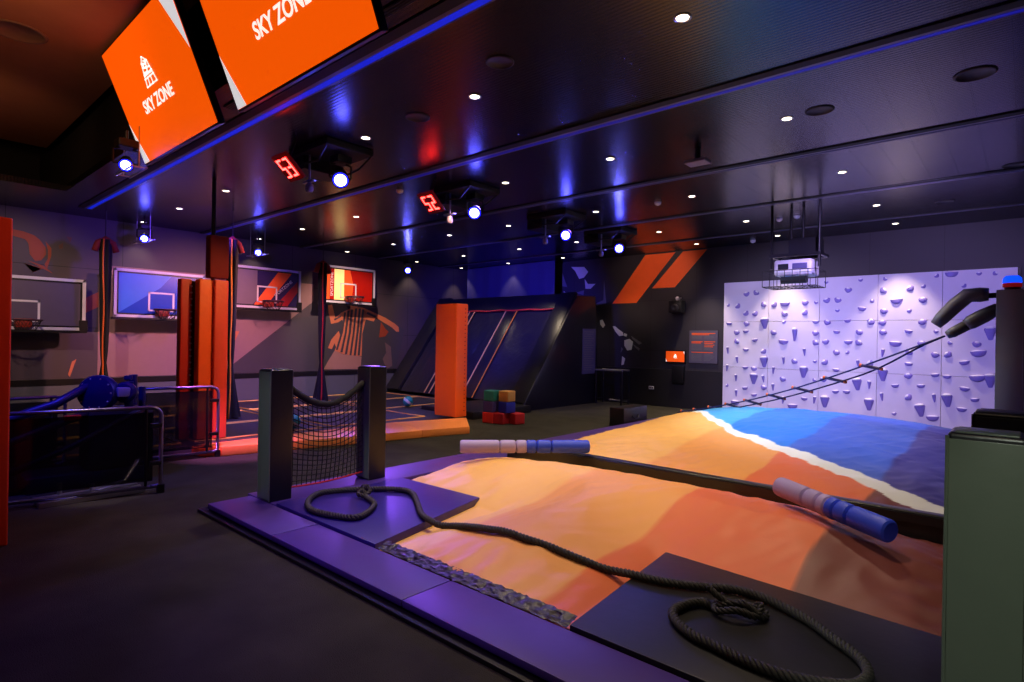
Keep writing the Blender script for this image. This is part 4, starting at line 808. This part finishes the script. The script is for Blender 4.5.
# left pillars
lpil = thing('orange_pillar', 'tall orange and red padded pillar behind the second railing', 'padded pillar', (-9.0, 3.3, .08))
b = MB(); b.box(-9.2, -9.06, 3.05, 3.2, .1, 2.42, REDV, .02, seg=3); b.build('red_pad', lpil, True)
b = MB(); b.box(-9.05, -8.88, 3.235, 3.42, .1, 2.42, ORANGEV, .02, seg=3); b.build('orange_pad', lpil, True)
b = MB(); b.box(-9.25, -8.82, 3.425, 3.62, .1, 2.42, mat('coral_vinyl', (236, 84, 60), .45, bump=.35, bscale=8), .02, seg=3); b.build('coral_pad', lpil, True)
b = MB(); b.box(-9.27, -9.1, 3.1, 3.6, .1, 2.40, BLACKVINYL, .01); b.build('core', lpil)
b = MB()
for q in range(24): b.cyl((-9.055, 3.19, .2+q*.092), (-9.045, 3.19, .2+q*.092), .014, SILVER, n=8)
b.build('lacing', lpil)
b = MB(); b.cyl((-9.1, 3.5, 2.42), (-9.1, 3.5, H), .03, BLACKM); b.box(-9.2, -9.0, 3.42, 3.7, 2.46, 3.1, mat('red_cloth', (120, 24, 22), .8), .04); b.build('top_wrap', lpil, True)
npil = thing('near_orange_pad', 'flat red-orange padded post at the left edge of the photo', 'padded pillar', (-5.85, .7, 0))
b = MB(); b.box(-6.15, -5.7, .35, .76, .001, 2.46, mat('near_orange_vinyl', (226, 62, 14), .4, bump=.1), .015, seg=3); b.build('pad_cover', npil, True)

# ------------------------------------------------------------------ gathered divider nets
def bundle(x, y, z0, z1, stripe, lab, pin=.3):
    t = thing('gathered_net', lab, 'net', (x, y, z0)); N = 18
    def prof(v): return .035+.13*max(0, (pin-v)/pin)**1.2+.055*max(0, (v-pin)/(1-pin))**.5
    b = MB()
    b.grid(lambda u, v: (x+math.cos(u*2*PI)*prof(v)*(1+.25*math.sin(u*2*PI*5)), y+math.sin(u*2*PI)*prof(v)*(1+.25*math.sin(u*2*PI*5)), z0+(z1-z0)*v), 40, 24, NETM); b.build('net_bundle', t, 'all')
    b = MB(); b.tube([(x+prof(v/14)*.95+.02, y-prof(v/14)*.6+.01*math.sin(v*.9), z0+(z1-z0)*v/14) for v in range(15)], .014, stripe, 6); b.build('strap', t, 'all')
    b = MB(); b.tube([(x, y-.17, z1-.22), (x, y-.12, z1-.06), (x, y, z1+.02), (x, y+.12, z1-.06), (x, y+.17, z1-.22)], .055, mat('red_cloth', (120, 24, 22), .8), 8); b.build('hanger_wrap', t, 'all')
    b = MB(); b.cyl((x, y, z1), (x, y, H), .01, BLACKM, n=6); b.build('hanging_cord', t)
bundle(-13.0, 3.07, .10, 3.38, ORANGEL, 'black gathered net with orange strap hanging between first and second backboards')
bundle(-11.0, 4.57, .10, 3.38, mat('orange_yellow_piping', (242, 150, 40), .6), 'black gathered net with yellow-orange strap just right of the orange pillar')
bundle(-12.0, 7.0, .10, 3.30, REDV, 'black gathered net with dark strap hanging left of the last backboard')
# ------------------------------------------------------------------ basketball backboards
def board(y0, y1, zb, kind, lab, lab2):
    t = thing('basketball_backboard', lab, 'backboard', (-13.5, (y0+y1)/2, zb)); x = -13.5; h_ = .97; zt = zb+h_; fr = .055; w_ = y1-y0; yc = (y0+y1)/2
    cols = {'clear': (96, 88, 112), 'blue': (26, 70, 190), 'stripe': (52, 40, 86), 'red': (176, 26, 14)}
    b = MB(); b.box(x-.03, x, y0, y1, zb, zt, mat('board_'+kind, cols[kind], .25), 0); pn = b.build('panel', t)
    b = MB()
    for a in ((y0, y1, zb, zb+fr), (y0, y1, zt-fr, zt), (y0, y0+fr, zb, zt), (y1-fr, y1, zb, zt)): b.box(x-.045, x+.02, a[0], a[1], a[2], a[3], WHITEF, .006)
    b.build('frame', t)
    b = MB(); 
    for a in ((y0+fr, y1-fr, zb+fr, zb+fr+.03), (y0+fr, y1-fr, zt-fr-.03, zt-fr), (y0+fr, y0+fr+.03, zb+fr, zt-fr), (y1-fr-.03, y1-fr, zb+fr, zt-fr)): b.box(x, x+.006, a[0], a[1], a[2], a[3], BLACKM)
    b.build('inner_border', pn)
    b = MB(); q = .245
    for a in ((yc-q, yc+q, zb+.5, zb+.535), (yc-q, yc+q, zb+.14, zb+.17), (yc-q, yc-q+.035, zb+.14, zb+.535), (yc+q-.035, yc+q, zb+.14, zb+.535)): b.box(x, x+.008, a[0], a[1], a[2], a[3], WHITEP)
    b.build('target_square', pn)
    i0, i1, j0, j1 = y0+fr+.03, y1-fr-.03, zb+fr+.03, zt-fr-.03
    X = x+.0005
    if kind == 'blue':
        decal('blue_graphic', [([(i0, j0), (i0+.75, j0+.55), (i0+.95, j1), (i0, j1)], mat('bright_blue_print', (24, 110, 226), .4)), ([(i1, j0+.1), (i1, j1), (i1-.45, j1)], mat('deep_blue_print', (40, 34, 140), .4))], X, 'X', pn)
    if kind == 'stripe':
        decal('stripe_graphic', [([(i0+.45, j0), (i0+.75, j0), (i1-.15, j1), (i1-.5, j1)], OGM), ([(i1-.55, j0), (i1-.25, j0), (i1, j0+.35), (i1, j0+.62)], mat('dark_red_print', (170, 30, 40), .4)), ([(i0, j0), (i0+.42, j0), (i0+.52, j0+.1), (i0+.52, j1), (i0, j1)], mat('grey_print', (112, 98, 116), .4))], X, 'X', pn)
        M = Matrix.Translation((x+.006, i1-.36, j0+.42)) @ Matrix(((0, 0, 1, 0), (1, 0, 0, 0), (0, 1, 0, 0), (0, 0, 0, 1))) @ Matrix.Rotation(math.radians(42), 4, 'Z')
        text_mb('SPORTZONE', .10, M, WHITEP, .001).build('lettering', pn)
    if kind == 'red':
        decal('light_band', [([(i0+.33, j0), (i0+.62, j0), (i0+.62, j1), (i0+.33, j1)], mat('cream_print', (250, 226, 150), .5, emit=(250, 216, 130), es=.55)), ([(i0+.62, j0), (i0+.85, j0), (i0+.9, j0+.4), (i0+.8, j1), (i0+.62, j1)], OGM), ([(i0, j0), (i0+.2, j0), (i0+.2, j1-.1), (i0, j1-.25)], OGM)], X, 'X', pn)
        M = Matrix.Translation((x+.007, i0+.26, (j0+j1)/2)) @ Matrix(((0, 0, 1, 0), (1, 0, 0, 0), (0, 1, 0, 0), (0, 0, 0, 1))) @ Matrix.Rotation(math.radians(90), 4, 'Z')
        text_mb('SPORTZONE', .11, M, WHITEP, .001).build('lettering', pn)
    b = MB(); b.box(XL, x-.045, yc-.3, yc-.24, zb+.2, zb+.3, BLACKM); b.box(XL, x-.045, yc+.24, yc+.3, zb+.2, zb+.3, BLACKM); b.build('wall_arm', t)
    b = MB(); b.box(x-.06, x+.025, y0-.03, y1+.03, zb-.05, zb+.001, BLACKM, .006); b.box(x-.06, x+.025, y1-.1, y1+.035, zb, zb+.2, BLACKM, .01); b.build('bottom_pad', t)
    hp = thing('basketball_hoop', lab2, 'hoop', (x+.02, yc, zb+.13))
    b = MB(); b.tube([(x+.33+.225*math.cos(k*PI/14), yc+.225*math.sin(k*PI/14), zb+.17) for k in range(28)], .014, mat('hoop_dark', (64, 30, 50), .4), 8, True); b.build('rim', hp, 'all')
    b = MB(); b.box(x+.021, x+.11, yc-.12, yc+.12, zb+.04, zb+.2, mat('hoop_plate', (140, 36, 24), .4), .01); b.build('mount_plate', hp, True)
    b = MB()
    for k in range(12):
        a = k*2*PI/12; a2 = a+PI/12
        for s in (1, -1): b.tube([(x+.33+.22*math.cos(a), yc+.22*math.sin(a), zb+.16), (x+.33+.17*math.cos(a+s*PI/12), yc+.17*math.sin(a+s*PI/12), zb+.05), (x+.33+.13*math.cos(a), yc+.13*math.sin(a), zb-.02)], .004, NETM, 4)
    b.build('hoop_net', hp)
board(1.02, 2.88, 1.66, 'clear', 'first backboard with clear grey panel at far left, lowest of the row', 'dark basketball hoop on the first, lowest backboard at far left')
board(3.33, 5.03, 1.95, 'blue', 'second backboard with bright blue panel, left of the orange pillar', 'basketball hoop on the bright blue backboard')
board(5.58, 7.27, 2.27, 'stripe', 'third backboard with orange diagonal stripes and white lettering', 'basketball hoop on the orange-striped backboard')
board(7.79, 9.46, 2.52, 'red', 'fourth backboard with red panel and glowing cream band, highest of the row', 'basketball hoop on the red backboard, highest of the row')

# ------------------------------------------------------------------ left wall murals
WP = XL+.001
FLESH = mat('orange_flesh_print', (206, 120, 84), .55); PINKG = mat('pink_grey_print', (150, 116, 120), .6); DGREY = mat('dark_grey_print', (66, 62, 72), .6); ORP = mat('burnt_orange_print', (150, 62, 38), .6)
tag(decal('painted_field', [([(3.2, .73), (5.6, .73), (7.9, 2.55), (7.9, 3.0), (3.2, 3.0)], PINKG), ([(5.65, .73), (10.6, .73), (10.9, 1.9), (9.7, 2.4), (7.4, 2.1)], DGREY)], WP, 'X'), 'pinkish and dark grey diagonal fields painted on the hoop wall', 'mural')
W2 = WP+.005
def figx(P): return P
rf_ = thing('referee_mural', 'painted referee in striped shirt seen from behind, under the fourth backboard', 'mural', (WP, 8.9, 1.6))
REF_P = [[(8.72, 2.29), (8.96, 2.4), (9.15, 2.47), (9.41, 2.47), (9.53, 2.36), (9.52, 2.13), (9.41, 1.73), (9.4, 1.11), (9.25, 1.1), (8.8, 1.17), (8.55, 1.26), (8.7, 1.58), (8.8, 2.0), (8.75, 2.16)], [(8.33, 2.47), (8.45, 2.5), (8.55, 2.15), (8.72, 2.28), (8.77, 2.11), (8.64, 2.03), (8.43, 1.98), (8.35, 2.27)], [(9.43, 2.47), (9.91, 2.31), (9.79, 2.09), (9.53, 2.14)], [(9.91, 2.31), (10.18, 2.22), (10.52, 2.06), (10.67, 1.96), (10.69, 1.82), (10.59, 1.82), (10.43, 1.94), (9.85, 2.21)], [(8.98, 2.53), (9.26, 2.55), (9.24, 2.47), (9.02, 2.41)], [(8.55, 1.26), (8.8, 1.16), (9.4, 1.09), (9.38, 0.83), (9.34, 0.74), (8.23, 0.76), (8.34, 0.95)], [(8.66, 1.79), (8.44, 1.55), (8.35, 1.33), (8.46, 1.3), (8.54, 1.46), (8.64, 1.26), (8.76, 1.3), (8.74, 1.62)], [(10.04, 2.08), (10.18, 1.91), (10.31, 1.81), (10.19, 1.67), (9.98, 1.64), (10.02, 1.91)], [(10.19, 1.5), (10.4, 1.37), (10.46, 0.81), (10.25, 0.71), (10.12, 1.02), (10.24, 1.19)]]
ST_P = [[(8.82, 2.31), (8.88, 2.31), (8.79, 1.75), (8.64, 1.28), (8.58, 1.28), (8.73, 1.75)], [(8.92, 2.36), (8.99, 2.36), (8.91, 1.75), (8.79, 1.21), (8.72, 1.21), (8.85, 1.75)], [(9.03, 2.4), (9.1, 2.4), (9.04, 1.75), (8.93, 1.16), (8.86, 1.16), (8.97, 1.75)], [(9.16, 2.43), (9.23, 2.44), (9.16, 1.75), (9.07, 1.13), (9.01, 1.13), (9.1, 1.75)], [(9.28, 2.44), (9.35, 2.44), (9.29, 1.76), (9.21, 1.12), (9.14, 1.12), (9.22, 1.75)], [(9.39, 2.42), (9.46, 2.42), (9.39, 1.76), (9.34, 1.12), (9.27, 1.12), (9.32, 1.76)], [(9.57, 2.36), (9.87, 2.26), (9.84, 2.2), (9.54, 2.3)], [(8.51, 2.12), (8.72, 2.21), (8.72, 2.17), (8.53, 2.07)]]
HEAD_P = [[(1.84, 3.51), (2.01, 3.49), (2.17, 3.44), (2.25, 3.37), (2.34, 3.24), (2.35, 3.1), (2.28, 2.98), (2.19, 2.96), (2.11, 3.08), (2.09, 3.27), (2.04, 3.35), (1.85, 3.39)], [(2.34, 3.35), (2.43, 3.23), (2.43, 3.09), (2.37, 2.83), (2.33, 2.91), (2.38, 3.02), (2.38, 3.19)], [(2.08, 2.96), (2.32, 2.88), (2.46, 2.75), (2.3, 2.83)], [(2.03, 2.9), (2.3, 2.83), (2.16, 2.74), (2.29, 2.82)], [(2.54, 3.3), (2.61, 3.36), (2.61, 3.25), (2.55, 3.23)], [(2.66, 3.49), (2.75, 3.48), (2.72, 3.38)]]
for nm_, k, m_ in (('shirt', 0, FLESH), ('left_arm', 1, FLESH), ('right_sleeve', 2, FLESH), ('right_arm', 3, FLESH), ('neck', 4, FLESH), ('shorts', 5, mat('mural_shorts', (166, 122, 112), .6))):
    decal(nm_, [(REF_P[k], m_)], W2+(.001 if k == 4 else 0), 'X', rf_)
decal('shirt_stripes', [(p, DGREY) for p in ST_P], W2+.0045, 'X', rf_)
tag(decal('player_mural', [(REF_P[7], ORP), (REF_P[8], mat('faint_print', (110, 88, 92), .6))], W2, 'X'), 'fainter painted player figure right of the striped referee', 'mural')
tag(decal('small_player_mural', [(REF_P[6], FLESH)], W2+.001, 'X'), 'small painted player left of the striped referee', 'mural')
tag(decal('orange_head_mural', [(p, ORP if k < 4 else mat('faint_orange_print', (96, 54, 44), .6)) for k, p in enumerate(HEAD_P)], W2, 'X'), 'orange line mural of a head and arm above the first backboard', 'mural')
for nm_, P_, m_, lb_ in (('wall_bar', [(2.88, 2.25), (3.2, 2.45), (3.2, 2.15), (2.88, 1.95)], ORP, 'orange painted bar right of the first backboard'),
        ('wall_wedge', [(5.72, .73), (5.7, 1.75), (6.0, 1.72), (5.78, 1.2)], FLESH, 'pale orange painted wedge below left end of the third backboard'),
        ('wall_mark', [(1.6, 1.2), (1.85, 1.3), (1.75, 1.1)], ORP, 'small orange painted mark below the first backboard'),
        ('wall_flame', [(2.75, .75), (2.85, 1.1), (2.78, 1.05), (2.72, .8)], FLESH, 'small pale flame-like painted shape low on wall near first gathered net')):
    tag(decal(nm_, [(P_, m_)], W2, 'X'), lb_, 'mural')

# ------------------------------------------------------------------ railings with smoked panels
TUBEM = mat('rail_tube', (120, 116, 150), .28, .7)
def railing(p0, p1, zt, lab, n=1, tube=.019, panel=True):
    p0 = Vector(p0); p1 = Vector(p1); t = thing('safety_railing', lab, 'railing', tuple(p0))
    d = (p1-p0).normalized(); c = .09; up = Vector((0, 0, 1))
    zb = .07
    P = [p1+up*zb, p0+d*c+up*zb]
    for k in range(5): a = k*PI/8; P.append(p0+d*c*(1-math.sin(a))+up*(zb+c*.3*(1-math.cos(a))))
    P.append(p0+up*(zt-c))
    for k in range(1, 5): a = k*PI/8; P.append(p0+d*c*(1-math.cos(a))+up*(zt-c+c*math.sin(a)))
    P.append(p1+up*zt)
    b = MB(); b.tube(P, tube, TUBEM, 10); b.build('frame_tube', t, 'all')
    b = MB(); b.box(p0.x-.03, p0.x+.03, p0.y-.03, p0.y+.03, 0.001, zb+.02, BLACKM, .004); q = p1-d*.3; b.box(q.x-.03, q.x+.03, q.y-.03, q.y+.03, .001, zb, BLACKM, .004); b.build('foot', t)
    s = d.cross(up)*.004
    b = MB(); A = p0+d*.07; B = p1; b.prism([A+up*(zb+.06)-s, B+up*(zb+.06)-s, B+up*(zt-.05)-s, A+up*(zt-.05)-s], s*2, SMOKE); b.build('smoked_panel', t)
    for z in (zb+.22, zt-.2): b = MB(); b.box(p0.x-.03, p0.x+.03, p0.y-.1, p0.y-.0, z, z+.04, BLACKM, .006); b.build('clamp', t)
    b = MB(); m_ = p0+d*.13; b.cyl(m_+up*(zb), m_+up*(zt), .014, BLACKM); b.build('upright', t)
railing((-6.56, 2.05, 0), (-7.2, -.9, 0), .87, 'nearest railing with smoked panel and rounded corner at far left')
railing((-8.02, 3.18, 0), (-8.22, 1.75, 0), .93, 'second railing with smoked panel standing before the orange pillar')
railing((-8.45, 1.62, 0), (-8.5, -1.2, 0), .86, 'farthest pale railing, behind the blue sweeper machine')
# ------------------------------------------------------------------ sweeper machine
sw = thing('sweeper_machine', 'blue rotating sweeper machine with round drum and long beams behind the railing', 'machine', (-7.5, 1.6, 0))
NAVY = mat('navy_machine', (14, 16, 60), .5)
b = MB(); b.box(-7.8, -7.3, 1.1, 2.15, .001, .16, BLUEM, .02); b.box(-7.7, -7.3, 1.6, 2.2, .16, .80, NAVY, .03); b.build('base', sw, True)
ax = Vector((.75, -.62, .05)).normalized(); cc = Vector((-7.42, 1.71, .97))
b = MB(); b.lathe([(.05, -.09), (.175, -.08), (.19, -.04), (.19, .04), (.175, .07), (.12, .08), (.03, .10)], cc, ax, BLUEM, 28); dr = b.build('drum', sw, True)
b = MB(); b.lathe([(.03, 0), (.10, .01), (.115, .07), (.09, .1), (.02, .11)], cc+Vector((.06, .26, .0)), ax, BLUEM, 20); b.lathe([(.03, 0), (.045, .01), (.04, .05)], cc+Vector((-.1, .30, .12)), (0, 0, 1), BLUEM, 14); b.build('motor', sw, True)
b = MB(); u_ = ax.cross(Vector((0, 0, 1))).normalized(); v_ = ax.cross(u_)
for k in range(10): a = k*2*PI/10; b.sph(cc+(u_*math.cos(a)+v_*math.sin(a))*.155+ax*.07, .010, SILVER, n=8)
b.build('bolt', dr)
b = MB(); b.tube([cc+Vector((-.02, -.05, .10)), (-7.42, 1.35, .88), (-7.45, .9, .72), (-7.5, .3, .52), (-7.52, -.2, .36)], .045, BLUEM, 8); b.build('long_beam', sw, 'all')
b = MB(); b.tube([cc+Vector((.05, .1, -.12)), (-7.35, .9, .5), (-7.3, .1, .2)], .04, NAVY, 8); b.build('lower_beam', sw, 'all')
b = MB(); b.tube([(-7.25, 2.1, .8), (-7.15, 1.5, .5), (-7.1, .9, .25)], .03, NAVY, 8); b.build('lower_beam', sw, 'all')
for x, y, z, r in ((-7.42, 2.12, 1.02, .035), (-7.68, 2.1, 1.14, .045), (-7.45, 2.0, 1.08, .045)): b = MB(); b.cyl((x, y, .1), (x, y, z), r, BLUEM); b.build('upright', sw, True)
b = MB(); b.box(-7.28, -7.22, 1.38, 1.52, .72, .77, REDV, .01); b.build('red_lever', sw)
b = MB(); b.box(-7.35, -7.24, 1.84, 1.98, .93, 1.03, mat('pale_cap', (150, 150, 200), .4), .02); b.build('pale_cap', sw, True)
# metal channel on the floor behind the nearest railing
ch = thing('floor_bracket', 'silver metal brackets on the floor behind the nearest railing', 'bracket', (-6.9, 1.5, 0))
b = MB()
for k in range(3): b.box(-6.98+.12*k, -6.92+.12*k, 1.1, 1.95, .002, .05, SILVER, .005)
b.tube([(-6.9, 1.55, .05), (-6.8, 1.8, .12), (-6.95, 1.95, .28)], .022, SILVER, 8); b.cyl((-6.95, 1.3, .02), (-6.95, 1.3, .16), .02, SILVER); b.cyl((-6.9, 1.55, .02), (-6.9, 1.55, .12), .02, SILVER); b.build('channel', ch)
